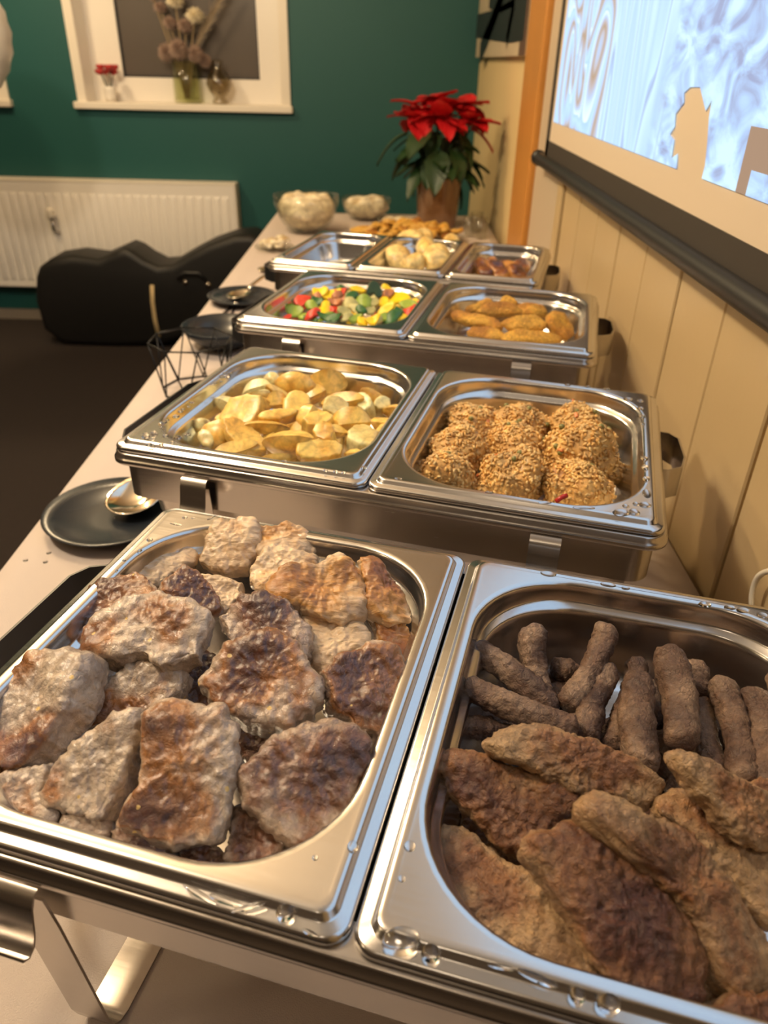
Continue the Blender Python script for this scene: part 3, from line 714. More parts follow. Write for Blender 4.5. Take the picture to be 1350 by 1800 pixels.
# ================================================================== CHAFING DISHES AND PANS
DD = .325 * .9756; WW = .53
CH = [(-.2687, .2487, -.2557, 0), (-.2743, .6687, -.2676, 0), (-.2328, 1.1071, -.2379, -.0036), (-.2419, 1.5182, -.2474, -.0101)]
def chpt(i, u, v, z=0):
    x, y_, a, dz = CH[i]; return Vector((x + u * math.cos(a) - v * math.sin(a), y_ + u * math.sin(a) + v * math.cos(a), RIM_Z + dz + z))
CHL = ['steel chafing dish carrying the pork steaks and the minced rolls', 'steel chafing dish carrying the potato wedges and the rice mounds',
       'steel chafing dish carrying the mixed vegetables and the breaded cutlets', 'steel chafing dish carrying three narrow pans with the dumplings between']
for i, (x, y_, a, dz) in enumerate(CH):
    base = TABLE_Z; zr = RIM_Z + dz - base     # local rim height
    t = thing('chafing_dish', CHL[i], 'chafing dish', (x, y_, base), a, 'chafing dishes in a row on the buffet table')
    cx, cy = WW / 2, DD / 2; X, Y = WW / 2, DD / 2
    def lp(ox, z, r): return rrect(X + ox, Y + ox, r, zr + z, cx, cy)
    o = loft('water_pan', [lp(-.016, -.0065, .02), lp(.000, -.0065, .02), lp(.0012, -.0068, .019), lp(.002, -.0078, .019), lp(.0022, -.0115, .019), lp(.0036, -.0128, .020), lp(.0042, -.014, .020), lp(.0042, -.0175, .020), lp(.0034, -.0185, .020), lp(-.004, -.019, .02),
        lp(-.014, -.026, .03), lp(-.018, -.085, .035), lp(-.024, -.097, .04), lp(-.04, -.102, .04)], STEEL2, t); sharp(o, 50)
    o = loft('frame_band', [lp(-.0045, -.019, .02), lp(-.0045, -.058, .02), lp(-.0062, -.058, .019), lp(-.0062, -.0195, .019)], STEEL2, t, cap1=False); sharp(o, 50)
    for u in (.094, .433):
        path = [(u, -.0035, zr - .03), (u, .000, zr - .06), (u, .010, .022), (u, .013, .010), (u, .018, .004), (u, .026, .0012), (u, .06, .001), (u, DD - .06, .001), (u, DD - .026, .0012), (u, DD - .018, .004), (u, DD - .013, .010), (u, DD - .010, .022), (u, DD, zr - .06), (u, DD + .0035, zr - .03)]
        v, f = stripvf(path, (1, 0, 0), .026, .0016); lg = o = mesh('leg', v, f, STEEL2, t); sharp(o, 50)
        for side in (0, 1):
            pr = [(-.0045, -.0195), (-.0080, -.020), (-.0115, -.027), (-.0135, -.036), (-.0150, -.043), (-.0175, -.0485), (-.0215, -.0505), (-.025, -.0475)]
            path = [(u, (vv if side == 0 else DD - vv), zr + zz) for vv, zz in pr]
            v, f = stripvf(path, (1, 0, 0), .027, .0014); o = mesh('clip', v, f, STEEL2, lg); sharp(o, 60)
    hl = [(.004, .262), (-.018, .262), (-.038, .252), (-.046, .236), (-.046, .09), (-.038, .074), (-.018, .06), (.004, .06)]
    v, f = stripvf([(p[0], p[1], zr - .043) for p in hl], (0, 0, 1), .028, .002); o = mesh('handle', v, f, BLACK, t); sharp(o, 60)
    hl = [(WW - .004, .266), (WW + .016, .264), (WW + .026, .252), (WW + .03, .205), (WW + .026, .18), (WW + .012, .168), (WW - .004, .166)]
    v, f = stripvf([(p[0], p[1], zr - .040) for p in hl], (0, 0, 1), .034, .002); o = mesh('handle', v, f, STEEL2, t); sharp(o, 60)

def pan(i, u0, u1, label, deep=.064, rop=.072, marg=.0155):
    hx = (u1 - u0) / 2 - .0008; hy = DD / 2 - .0005
    c = chpt(i, (u0 + u1) / 2, DD / 2)
    e = thing('food_pan', label, 'pan', (c.x, c.y, c.z - .0065), CH[i][2])
    Z0 = .0065
    def lp(ins, z, r): return rrect(hx - ins, hy - ins, max(.002, r), Z0 + z, n=12)
    k = marg
    L = [lp(.0012, -.006, .0115), lp(.0, -.005, .012), lp(.0, -.0022, .012), lp(.0006, -.0008, .012), lp(.002, 0, .011), lp(.0062, 0, .009), lp(.0072, .0006, .0085), lp(.0084, .0034, .008), lp(.0096, .0042, .0078), lp(.0112, .0044, .0075), lp(.0135, .0042, .0075),
         lp(k - .002, .0040, rop + .001), lp(k, .0038, rop), lp(k + .0016, .0030, rop - .001), lp(k + .0026, .001, rop - .002), lp(k + .003, -.003, rop - .002), lp(k + .004, -.0105, rop - .003),
         lp(k + .005, -.0125, rop - .003), lp(k + .0085, -.0140, rop - .005), lp(k + .0098, -.0155, rop - .006), lp(k + .0105, -.019, rop - .006),
         lp(k + .018, -deep + .018, rop - .010), lp(k + .021, -deep + .008, rop - .012), lp(k + .027, -deep + .002, rop - .014), lp(k + .036, -deep, rop - .018), lp(k + .05, -deep, rop - .022)]
    o = loft('pan_body', L, STEEL, e); sharp(o, 60)
    return e
PANS = {}
PANS['pork'] = pan(0, 0, WW / 2, 'steel food pan heaped with fried pork and chicken steaks')
PANS['minced'] = pan(0, WW / 2, WW, 'steel food pan with browned minced rolls and flat patties')
PANS['potato'] = pan(1, 0, WW / 2, 'steel food pan filled with yellow potato wedges')
PANS['rice'] = pan(1, WW / 2, WW, 'steel food pan with round orange rice mounds')
PANS['veg'] = pan(2, 0, WW / 2, 'steel food pan of colourful mixed vegetables')
PANS['cutlet'] = pan(2, WW / 2, WW, 'steel food pan with golden breaded cutlets')
PANS['empty'] = pan(3, 0, WW / 3, 'narrow steel food pan with only pale sauce at the bottom', rop=.046, marg=.0135)
PANS['dumpling'] = pan(3, WW / 3, WW * 2 / 3, 'narrow steel food pan filled with pale round dumplings', rop=.046, marg=.0135)
PANS['stew'] = pan(3, WW * 2 / 3, WW, 'narrow steel food pan with reddish brown braised meat', rop=.046, marg=.0135)

# ------------------------------------------------------------------ pork and chicken steaks
R = RIM_Z
G = 'steaks in the heaped pan'
M = [
 # name, material, dz, T, tx, ty, label, outline, crust
 ('chicken_steak', CHICK, -.018, .018, 12, 8, 'pale yellowish chicken piece lying at the corner of the heaped pan', [(227,963),(267,961),(322,958),(348,976),(343,996),(302,1021),(282,1035),(252,1040),(227,1020)], (.0, .5)),
 ('chicken_steak', CHICK, -.006, .022, 28, 0, 'light pinkish chicken steak leaning on the back wall of the pan', [(353,978),(370,946),(390,918),(403,926),(448,923),(456,936),(450,981),(438,1006),(373,1013),(350,996)], (.1, .5)),
 ('chicken_steak', CHICK, -.008, .020, 26, 6, 'light chicken steak with rounded top at the back of the heaped pan', [(445,932),(504,921),(540,940),(557,978),(530,992),(470,992),(440,981)], (.18, .6)),
 ('chicken_steak', CHICK, -.004, .018, 20, 0, 'cream chicken piece peeking from under the browned chicken steak', [(438,1006),(468,968),(504,971),(554,981),(560,1000),(504,1020),(470,1045),(450,1048),(433,1031)], (.1, .6)),
 ('chicken_steak', CHICK, .006, .018, 24, 4, 'golden brown chicken steak with ridged top lying across others', [(458,1034),(504,996),(554,993),(594,976),(630,1005),(640,1040),(635,1082),(604,1104),(564,1094),(529,1069),(478,1054)], (.55, .8)),
 ('chicken_steak', CHICK, .000, .018, 18, 18, 'deep golden chicken steak against the right wall of the heaped pan', [(625,981),(655,985),(672,1000),(689,1022),(725,1083),(719,1100),(683,1104),(639,1076),(633,1033)], (.7, .8)),
 ('chicken_steak', CHICK, -.018, .018, 24, -4, 'pale chicken piece beneath the golden chicken steak', [(529,1087),(569,1092),(630,1098),(655,1132),(630,1165),(590,1195),(560,1190),(545,1142)], (.05, .5)),
 ('chicken_steak', CHICK, -.02, .014, 18, 14, 'thin brown chicken strip beside the right wall of the heaped pan', [(639,1074),(672,1100),(711,1112),(728,1150),(722,1185),(690,1160),(660,1120)], (.5, .7)),
 ('pork_steak', MEAT, -.006, .022, 24, 14, 'small brown pork steak tilted between the chicken and the large pork steak', [(280,1031),(322,1000),(353,1016),(383,1046),(388,1080),(368,1092),(322,1075),(282,1056)], (.75, .6)),
 ('chicken_steak', CHICK, -.016, .016, 20, 0, 'narrow white chicken piece in the middle of the heaped pan', [(352,1012),(428,1030),(428,1050),(400,1085),(370,1075)], (.05, .4)),
 ('pork_steak', MEAT, -.010, .024, 18, -12, 'brown pork steak under the large speckled pork steak', [(141,1150),(137,1107),(156,1061),(186,1036),(242,1014),(277,1026),(285,1060),(242,1090),(191,1120)], (.75, .7)),
 ('pork_steak', MEAT, .004, .024, 20, -3, 'large greyish pork steak speckled with spices', [(144,1115),(186,1087),(242,1054),(282,1046),(343,1068),(370,1087),(371,1122),(353,1162),(312,1177),(287,1184),(252,1167),(201,1169),(149,1152)], (.22, .9)),
 ('pork_steak', MEATD, -.006, .024, 26, 0, 'purplish brown pork steak behind the glossy round pork steak', [(388,1092),(420,1062),(463,1050),(514,1063),(544,1098),(553,1142),(540,1175),(483,1165),(428,1165),(398,1140)], (.5, .8)),
 ('pork_steak', MEAT, .004, .026, 26, 2, 'glossy round pork steak with caramel brown centre', [(346,1208),(373,1167),(428,1132),(483,1110),(524,1137),(554,1188),(581,1223),(549,1260),(504,1286),(443,1280),(383,1250)], (.55, .75)),
 ('pork_steak', MEAT, -.010, .026, 26, 16, 'red brown pork steak resting by the seam side of the heaped pan', [(560,1190),(590,1155),(650,1128),(690,1148),(712,1190),(728,1228),(715,1258),(672,1307),(620,1292),(580,1250)], (.62, .7)),
 ('pork_steak', MEAT, -.012, .030, 22, -22, 'thick grey edged pork steak standing at the outer wall of the pan', [(140,1143),(168,1160),(165,1190),(140,1250),(110,1310),(50,1368),(15,1372),(-5,1345),(2,1290),(30,1215),(75,1160)], (.3, .8)),
 ('pork_steak', MEAT, -.022, .026, 30, -4, 'half hidden pork steak with dark glaze under the speckled steak', [(141,1255),(185,1205),(242,1176),(300,1172),(330,1190),(322,1225),(282,1258),(232,1270),(150,1300)], (.5, .9)),
 ('pork_steak', MEAT, -.016, .034, 34, -10, 'pork steak with striped pale cut face and orange glaze', [(88,1395),(116,1341),(166,1300),(222,1258),(257,1248),(260,1290),(250,1351),(220,1421),(201,1452),(121,1435),(88,1415)], (.38, 1.0)),
 ('pork_steak', MEAT, -.006, .028, 32, 4, 'big browned pork steak sprinkled with garlic crumbs', [(257,1250),(302,1241),(398,1250),(422,1280),(420,1351),(410,1441),(375,1487),(327,1504),(282,1484),(212,1453),(217,1422),(247,1381),(252,1300)], (.55, .75)),
 ('pork_steak', MEATD, -.010, .030, 30, 10, 'dark seared pork steak with net pattern beside the rounded pan corner', [(418,1361),(428,1341),(483,1300),(539,1268),(594,1268),(645,1308),(642,1351),(606,1436),(556,1489),(529,1501),(479,1469),(428,1428)], (.62, .8)),
 ('pork_piece', MEATD, -.036, .026, 22, 0, 'small reddish pork piece under the dark seared steak', [(415,1425),(453,1430),(515,1480),(478,1529),(428,1532),(398,1519),(403,1472)], (.25, .6)),
 ('pork_piece', MEAT, -.034, .03, 30, -12, 'grey pork piece at the outer front corner of the heaped pan', [(-12,1376),(50,1362),(101,1349),(100,1401),(118,1441),(103,1469),(30,1455),(-12,1420)], (.05, .5)),
 ('pork_piece', MEATD, -.036, .026, 30, 0, 'pinkish pork piece at the front wall below the striped steak', [(121,1432),(165,1436),(200,1448),(200,1500),(150,1495),(109,1480)], (.12, .6)),
 ('pork_piece', MEATD, -.036, .026, 30, 0, 'brown rib like pork piece below the big crumbed steak', [(199,1460),(240,1455),(288,1467),(310,1502),(304,1530),(250,1520),(199,1504)], (.45, .6)),
 ('pork_piece', MEATD, -.040, .024, 20, 0, 'dark glistening pork piece deep between the steaks', [(300,1180),(350,1150),(400,1170),(405,1240),(350,1270),(305,1240)], (.55, .7)),
 ('pork_piece', MEATD, -.044, .024, 20, 0, 'dark pork piece at the bottom beside the glossy round steak', [(400,1262),(470,1280),(500,1310),(440,1350),(410,1330)], (.6, .7)),
 ('pork_piece', MEATD, -.048, .022, 20, 0, 'shadowed pork piece at the pan bottom near the front wall', [(310,1480),(380,1480),(420,1520),(380,1560),(320,1550)], (.5, .7)),
 ('pork_piece', MEATD, -.046, .024, 20, 0, 'dark pork piece under the red brown steak', [(600,1280),(660,1290),(660,1360),(640,1420),(610,1380)], (.6, .7)),
]
for k, (nm, mt, dz, T, tx, ty, lab, out, cr) in enumerate(M):
    ck = mt is CHICK
    traced(nm, out, R + dz, T, tx, ty, mt, 10 + k, lab, 'chicken' if ck else 'meat', None, nth=150, nph=52, smooth_k=1, crease=.0015,
           e_plan=.18 if not ck else .34, e_h=.5, lump=.0042 if not ck else .005, lf=40, mid=.0016, mf=170, crust=(cr[0] + .12, cr[1] * 1.15), edge_crust=.12, jag=.07, rim_pale=.42 if not ck else .2)

# ------------------------------------------------------------------ minced rolls and patties
S = [((836,1142),(972,1246),46,-.020,-.030),((826,1206),(1010,1280),47,-.014,-.018),((819,1284),(900,1292),36,-.030,-.032),((939,1106),(952,1222),47,-.016,-.040),((1066,1106),(998,1240),42,-.008,-.026),
     ((1072,1178),(1030,1300),45,-.022,-.028),((1118,1168),(1076,1315),42,-.026,-.032),((1126,1196),(1132,1352),56,-.014,-.020),((1172,1148),(1198,1308),58,-.008,-.018),((1225,1172),(1230,1225),46,-.026,-.032),
     ((1266,1202),(1306,1376),46,-.016,-.024),((1238,1238),(1266,1366),36,-.030,-.034),((1322,1226),(1352,1400),58,-.018,-.026),((975,1172),(1012,1178),40,-.040,-.042),((1370,1190),(1390,1330),50,-.022,-.03),((900,1168),(930,1190),34,-.040,-.044),
     ((1000,1330),(1120,1330),44,-.046,-.046),((1160,1330),(1290,1420),44,-.048,-.048)]
S += [((960,1200),(1060,1222),42,-.056,-.056),((1030,1282),(1110,1276),42,-.056,-.056),((1120,1205),(1190,1275),44,-.056,-.056),((1255,1265),(1310,1345),44,-.056,-.056),((1190,1250),(1240,1330),44,-.056,-.056),((1010,1262),(1080,1330),42,-.046,-.048),((1120,1360),(1180,1300),42,-.05,-.05),((1090,1250),(1160,1250),42,-.052,-.052),((930,1240),(1020,1215),40,-.052,-.052),((1230,1290),(1290,1300),44,-.052,-.052),((850,1260),(930,1300),40,-.05,-.05),((1180,1380),(1260,1400),44,-.046,-.046)]
SL = 'browned minced roll lying at the bottom beneath the standing rolls'
SLL = ['minced roll slanting above the one that touches the light patty by the seam wall', 'long minced roll lying right behind the light brown patty', 'short minced roll end peeking out between the light patty and the seam wall',
       'cracked minced roll standing upright against the back wall near the seam corner', 'slim minced roll leaning outward with its tip highest at the back wall', 'grey minced roll between the slim leaning roll and the upright pair', 'narrow minced roll half hidden behind the stout brown roll',
       'stout brown minced roll standing behind the light patty end', 'tallest thick minced roll with reddish tip', 'minced roll end lying behind the tallest thick roll', 'dark minced roll curving down beside the thin ochre patty', 'thin minced roll squeezed beside the tallest thick roll',
       'broad minced roll at the handle side of the rolls', 'minced roll lying flat at the back wall behind the slim leaning roll', 'minced roll closest to the pan wall on the handle side', 'minced roll stub behind the cracked upright roll']
for k, (a, b_, wpx, za, zb) in enumerate(S):
    A = at_z(a[0], a[1], R + za); B = at_z(b_[0], b_[1], R + zb)
    dist = ((A + B) / 2 - CAM).length * .97
    r = wpx / 2 / F_PX * dist * 1.0
    ax = (B - A).normalized(); A = A + ax * r * .0; B = B + ax * r * .3
    sausage(A - ax * r * .4, B, r, 60 + k, SAUS, SLL[k] if k < len(SLL) else SL, 'minced rolls in the pan', bend=.003 * (1 if k % 2 else -1))
P = [
 (-.004, .020, 30, 4, 'light brown patty lying over the rolls', [(840,1306),(878,1283),(944,1279),(1033,1304),(1111,1337),(1156,1370),(1163,1395),(1150,1413),(1122,1427),(1017,1399),(933,1363),(856,1327)], (.22, .6)),
 (-.018, .020, 26, -4, 'reddish brown patty with dark centre under the light patty', [(767,1350),(785,1319),(839,1318),(900,1345),(983,1380),(1030,1405),(1022,1440),(983,1460),(930,1520),(889,1507),(839,1452),(780,1397)], (.65, .6)),
 (-.030, .020, 14, -14, 'greyish patty lying along the seam side wall of the pan', [(742,1489),(764,1447),(822,1456),(889,1511),(945,1540),(990,1590),(1040,1665),(1080,1735),(1090,1775),(1000,1760),(890,1705),(789,1625),(752,1540)], (.18, .6)),
 (-.008, .024, 24, 10, 'deep red brown shiny patty in the middle of the patties', [(919,1494),(928,1465),(983,1444),(1030,1450),(1080,1485),(1136,1544),(1205,1615),(1237,1694),(1237,1765),(1211,1790),(1156,1775),(1080,1745),(1039,1688),(1009,1630),(942,1550)], (.85, .5)),
 (-.006, .024, 22, 24, 'long light edged patty beside the deep red brown patty', [(1009,1433),(1039,1401),(1083,1412),(1122,1440),(1160,1442),(1215,1483),(1270,1556),(1325,1639),(1355,1694),(1350,1765),(1285,1765),(1250,1717),(1211,1632),(1133,1545),(1065,1475)], (.38, .6)),
 (-.022, .020, 18, 10, 'dull grey brown patty beneath the long light edged patty', [(1142,1433),(1158,1400),(1211,1390),(1262,1420),(1318,1490),(1385,1530),(1410,1640),(1345,1640),(1270,1550),(1200,1475)], (.35, .6)),
 (.002, .016, 26, 18, 'thin ochre patty propped against the rolls', [(1179,1333),(1200,1315),(1267,1357),(1350,1396),(1405,1436),(1395,1490),(1341,1496),(1294,1480),(1244,1424),(1209,1391)], (.25, .5)),
 (-.02, .018, 20, 5, 'brown patty edge behind the thin ochre patty', [(1285,1392),(1330,1376),(1400,1380),(1440,1420),(1380,1450)], (.4, .5)),
 (-.050, .02, 2, 0, 'dark patty lying flat on the pan bottom between the others', [(800,1400),(880,1400),(960,1480),(960,1560),(900,1590),(820,1520)], (.5,.5)),
 (-.050, .02, 2, 0, 'brown patty on the pan bottom under the long light edged patty', [(1060,1400),(1180,1400),(1300,1500),(1340,1600),(1240,1620),(1120,1520)], (.5,.5)),
 (-.046, .02, 2, 0, 'brown patty on the pan bottom by the near wall', [(1180,1640),(1320,1640),(1390,1730),(1360,1800),(1250,1780)], (.5,.5)),
 (-.030, .020, 14, 8, 'dark patty at the near end of the pan under the long patty', [(1215,1770),(1300,1745),(1400,1760),(1420,1830),(1330,1850),(1240,1825)], (.6, .5)),
]
for k, (dz, T, tx, ty, lab, out, cr) in enumerate(P):
    traced('minced_patty', out, R + dz, T, tx, ty, PATTY, 90 + k, lab, 'patty', None, nth=200, nph=56, smooth_k=3, crease=.0009, e_plan=.38, e_h=.75, lump=.004, lf=45, mid=.0019, mf=210, crust=(cr[0] + .1, cr[1] * 1.1), edge_crust=.22, jag=.04, rim_pale=.22)

# ------------------------------------------------------------------ potato wedges
def c5(x, y_): return (180 + x * .4444, 580 + y_ * .4444)
PT = [(335,412,110,70,50,1),(490,300,110,50,-20,1),(610,240,110,60,20,1),(560,330,190,110,-40,0),(450,410,120,90,-30,0),(560,430,190,90,35,0),(530,465,150,50,10,0),(650,385,160,55,-15,0),(700,345,170,40,-10,0),(735,440,190,110,-5,0),
      (855,485,200,75,-5,0),(765,220,145,65,5,0),(890,215,140,100,0,0),(960,190,80,60,50,0),(700,250,110,50,30,0),(770,300,110,90,-30,0),(690,290,80,60,0,0),(810,340,90,60,60,0),(850,370,110,60,-5,0),(950,280,160,50,10,0),(920,320,110,70,20,1),
      (930,400,130,60,60,0),(980,370,150,75,5,0),(1030,440,130,80,20,1),(1080,270,120,50,25,0),(1100,300,70,60,-20,1),(1150,320,80,60,-20,0),(1110,365,90,50,5,0),(1100,410,60,40,-30,0),(990,490,70,40,-30,0),(880,420,80,70,0,0),(620,270,100,60,-50,1),
      (700,505,120,40,5,0),(420,440,80,60,30,1),(400,380,70,50,20,1),(1040,300,80,60,40,1),(630,300,70,50,0,0),(670,200,60,40,10,1),(590,390,100,60,20,0),(800,400,120,60,10,0),(640,440,120,70,0,0),(830,260,100,60,20,0),(500,370,100,60,-30,0)]
rp = random.Random(21)
def wedge(c, Ln, Rr, ang, seed, mat, label, group):
    """a sector of an oval potato: two flat cut faces and a curved skin side"""
    rr = random.Random(seed); nt_, na = 13, 8; half = math.radians(ang / 2); P = []; cv = []
    cur = rr.uniform(-.12, .12) * Ln
    for i in range(nt_ + 1):
        t_ = -1 + 2 * i / nt_; q = max(.06, (1 - abs(t_) ** 2.3)) ** .6; x = t_ * Ln / 2; off = cur * (1 - t_ * t_)
        for (yy, zz) in [(0, 0), (-.5 * math.sin(half), .5 * math.cos(half))] + [(math.sin(-half + 2 * half * k / na), math.cos(-half + 2 * half * k / na)) for k in range(na + 1)] + [(.5 * math.sin(half), .5 * math.cos(half))]:
            d = 1 + .08 * nz3((t_ * .5, yy, zz), 2.2, seed)
            P.append((x, yy * Rr * q * d + off, (zz - .5) * Rr * q * d))
            e_ = math.hypot(yy, zz); cv.append(min(1, max(0, (.35 if e_ > .9 else .12) + .3 * (abs(t_) ** 4) + .5 * nz3((t_ * 2, yy * 2, zz * 2), 1.3, seed) + rr.uniform(-.08, .08))))
    m_ = na + 4; f = []
    for i in range(nt_):
        for k in range(m_): k2 = (k + 1) % m_; f.append((i * m_ + k, i * m_ + k2, (i + 1) * m_ + k2, (i + 1) * m_ + k))
    f.append(tuple(reversed(range(m_)))); f.append(tuple(nt_ * m_ + k for k in range(m_)))
    me = bpy.data.meshes.new('potato_wedge'); me.from_pydata(P, [], f); me.update(); crust_attr(me, cv)
    o = link('potato_wedge', me, mat); me.set_sharp_from_angle(angle=math.radians(38))
    return tag(o, label, 'potato', group)
for k, (x, y_, ln, wd, ang, pale) in enumerate(PT):
    q = c5(x, y_)
    hgt = 1 - min(1, ((x - 780) / 430) ** 2 + ((y_ - 370) / 260) ** 2)
    z = R - .040 + .026 * max(0, hgt) + (.006 if k < 38 else -.008)
    big = ln > 130
    if k % 5 not in (0, 3):
        c_ = at_z(q[0], q[1], z + .002); sc_ = (c_ - CAM).length / F_PX
        o = wedge(c_, ln * .4444 * 1.12 * sc_, max(.014, wd * .4444 * sc_ * .95), rp.choice((75, 90, 110)), 600 + k, POTPALE if pale else POTATO, ('pale yellow' if pale else 'golden fried') + ' potato wedge in the heap of potatoes', ('pale' if pale else 'golden') + ' potato wedges')
        o.location = c_; o.rotation_mode = 'ZYX'; o.rotation_euler = (rp.choice((-2.2, -1.6, -.9, .9, 1.6, 2.2, 2.9)) + rp.uniform(-.3, .3), rp.uniform(-.3, .3), -math.radians(ang) + rp.uniform(-.2, .2))
        continue
    traced('potato_wedge', oval(q[0], q[1], ln * .4444 * 1.05, wd * .4444 * 1.08, ang, 8, .13, rp), z, .016 if big else .020, rp.uniform(8, 42), rp.uniform(-28, 28), POTPALE if pale else POTATO, 130 + k,
           ('pale yellow' if pale else 'golden fried') + ' potato wedge in the heap of potatoes', 'potato', ('pale' if pale else 'golden') + ' potato wedges', nth=40, nph=18, e_plan=rp.choice((.12, .2)), e_h=.3, lump=.0015, lf=40, mid=.0004, crust=(rp.uniform(.1, .45), .7), edge_crust=rp.uniform(.1, .6), jag=.1, smooth_k=0)
for k in range(14):
    x = rp.uniform(430, 1080); y_ = rp.uniform(300, 470); q = c5(x, y_)
    traced('potato_wedge', oval(q[0], q[1], 55, 28, rp.uniform(-60, 60), 14, .07, rp), R - .047, .02, rp.uniform(8, 24), rp.uniform(-16, 16), POTATO, 190 + k, 'golden fried potato wedge in the heap of potatoes', 'potato', 'golden potato wedges', nth=32, nph=14, lump=.003, mid=.0004, crust=(.3, .7))

# ------------------------------------------------------------------ rice mounds with grains
def c6(x, y_): return (640 + x * .4296, 600 + y_ * .4296)
RM = [(440,352,100,-.034),(640,362,108,-.030),(385,462,118,-.030),(610,445,112,-.034),(340,545,112,-.032),(620,560,122,-.026),(862,370,112,-.028),(880,462,138,-.016),(870,612,132,-.030),(985,545,62,-.044),(520,612,90,-.044),(720,470,70,-.046),(470,400,80,-.044)]
RML = ['round rice mound at the back corner of the pan', 'rice mound at the back middle of the pan', 'rice mound beside the seam wall', 'rice mound in the middle of the rice pan', 'rice mound at the front corner by the seam', 'orange rice mound at the front middle',
       'upper rice mound behind the tallest one', 'tallest rice mound with peas and red pepper bits', 'rice mound at the front with a red chilli strip', 'small rice crumb heap beside the tallest mound', 'low rice mound between the two front mounds', 'sunken rice portion between the middle mounds', 'sunken rice portion between the back mounds']
rg = random.Random(5)
def grain_vf(L, r, d, p, nn):
    d = d.normalized(); o = d.orthogonal().normalized(); b = d.cross(o); v = []; f = []
    for s, q in ((-.5, .25), (-.25, .9), (.25, .9), (.5, .25)):
        for k in range(5):
            a = 2 * math.pi * k / 5; v.append(tuple(p + d * (s * L) + (o * math.cos(a) + b * math.sin(a)) * (r * q)))
    for i in range(3):
        for k in range(5): k2 = (k + 1) % 5; f.append((i * 5 + k, i * 5 + k2, i * 5 + 5 + k2, i * 5 + 5 + k))
    f.append((4, 3, 2, 1, 0)); f.append((15, 16, 17, 18, 19)); return v, f
for k, (x, y_, rpx, dz) in enumerate(RM):
    q = c6(x, y_); c = at_z(q[0], q[1], R + dz); dist = (c - CAM).length
    rad = rpx * .4296 / F_PX * dist * .97
    t = thing('rice_mound', RML[k], 'rice', (c.x, c.y, c.z - rad * .75), rg.uniform(0, 6))
    me = blob_mesh('rice_body', np.full(40, rad), rad * 1.75, 300 + k, e_plan=.75, e_h=.85, lump=.009, lf=42, mid=.002, mf=110, nth=40, nph=22, crust=(.35, .9), edge_crust=.3)
    body = link('rice_body', me, RICEB, t); body.location = (0, 0, rad * .75)
    V, Fc, cv = [], [], []
    ng = int(1000 * (rad / .035) ** 2)
    vs = [(v.co.copy(), v.normal.copy()) for v in me.vertices if v.normal.z > -.45]
    for g in range(ng):
        p, n_ = rg.choice(vs)
        n_ = n_.normalized(); tdir = n_.orthogonal(); tdir.rotate(Matrix.Rotation(rg.uniform(0, 6.28), 3, n_)); d = tdir + n_ * rg.uniform(-.6, .9)
        p = p + n_ * rg.uniform(-.0003, .0016) + tdir * rg.uniform(-.0015, .0015) + Vector((0, 0, rad * .75))
        v, f = grain_vf(rg.uniform(.0042, .006), rg.uniform(.0013, .0017), d, p, 5)
        m0 = len(V); V += v; Fc += [tuple(i + m0 for i in ff) for ff in f]; cv += [rg.uniform(0.05, .8)] * len(v)
    o = mesh('rice_grains', V, Fc, RICEG, t); crust_attr(o.data, cv); o['kind'] = 'stuff'
    npea = 9 if k in (6, 7, 1) else 3
    for g in range(npea):
        p, n_ = rg.choice(vs)
        v, f = lathevf([(.0006, -.003), (.0024, -.002), (.0033, 0), (.0024, .002), (.0006, .003)], 10)
        o = mesh('pea', v, f + [tuple(reversed(range(10))), tuple(range(40, 50))], PEA, t); o.location = p + n_ * .001 + Vector((0, 0, rad * .75))
    for g in range(3 if k in (6, 7, 8) else 1):
        p, n_ = rg.choice(vs)
        o = box('pepper_bit', -.0035, .0035, -.002, .002, -.001, .001, CARROT, t, .0008); o.location = p + n_ * .0015 + Vector((0, 0, rad * .75)); o.rotation_euler = (rg.uniform(-.8, .8), rg.uniform(-.8, .8), rg.uniform(0, 3))
qs = [c6(785, 655), c6(830, 630)]
A = at_z(qs[0][0], qs[0][1], R - .006); B = at_z(qs[1][0], qs[1][1], R - .002)
tag(tube('chilli_strip', [A, (A + B) / 2 + Vector((0, 0, .001)), B], .0022, plain('chilli_red', (.45, .02, .015), .3), None, 8), 'dark red chilli strip lying on the front rice mound', 'chilli')

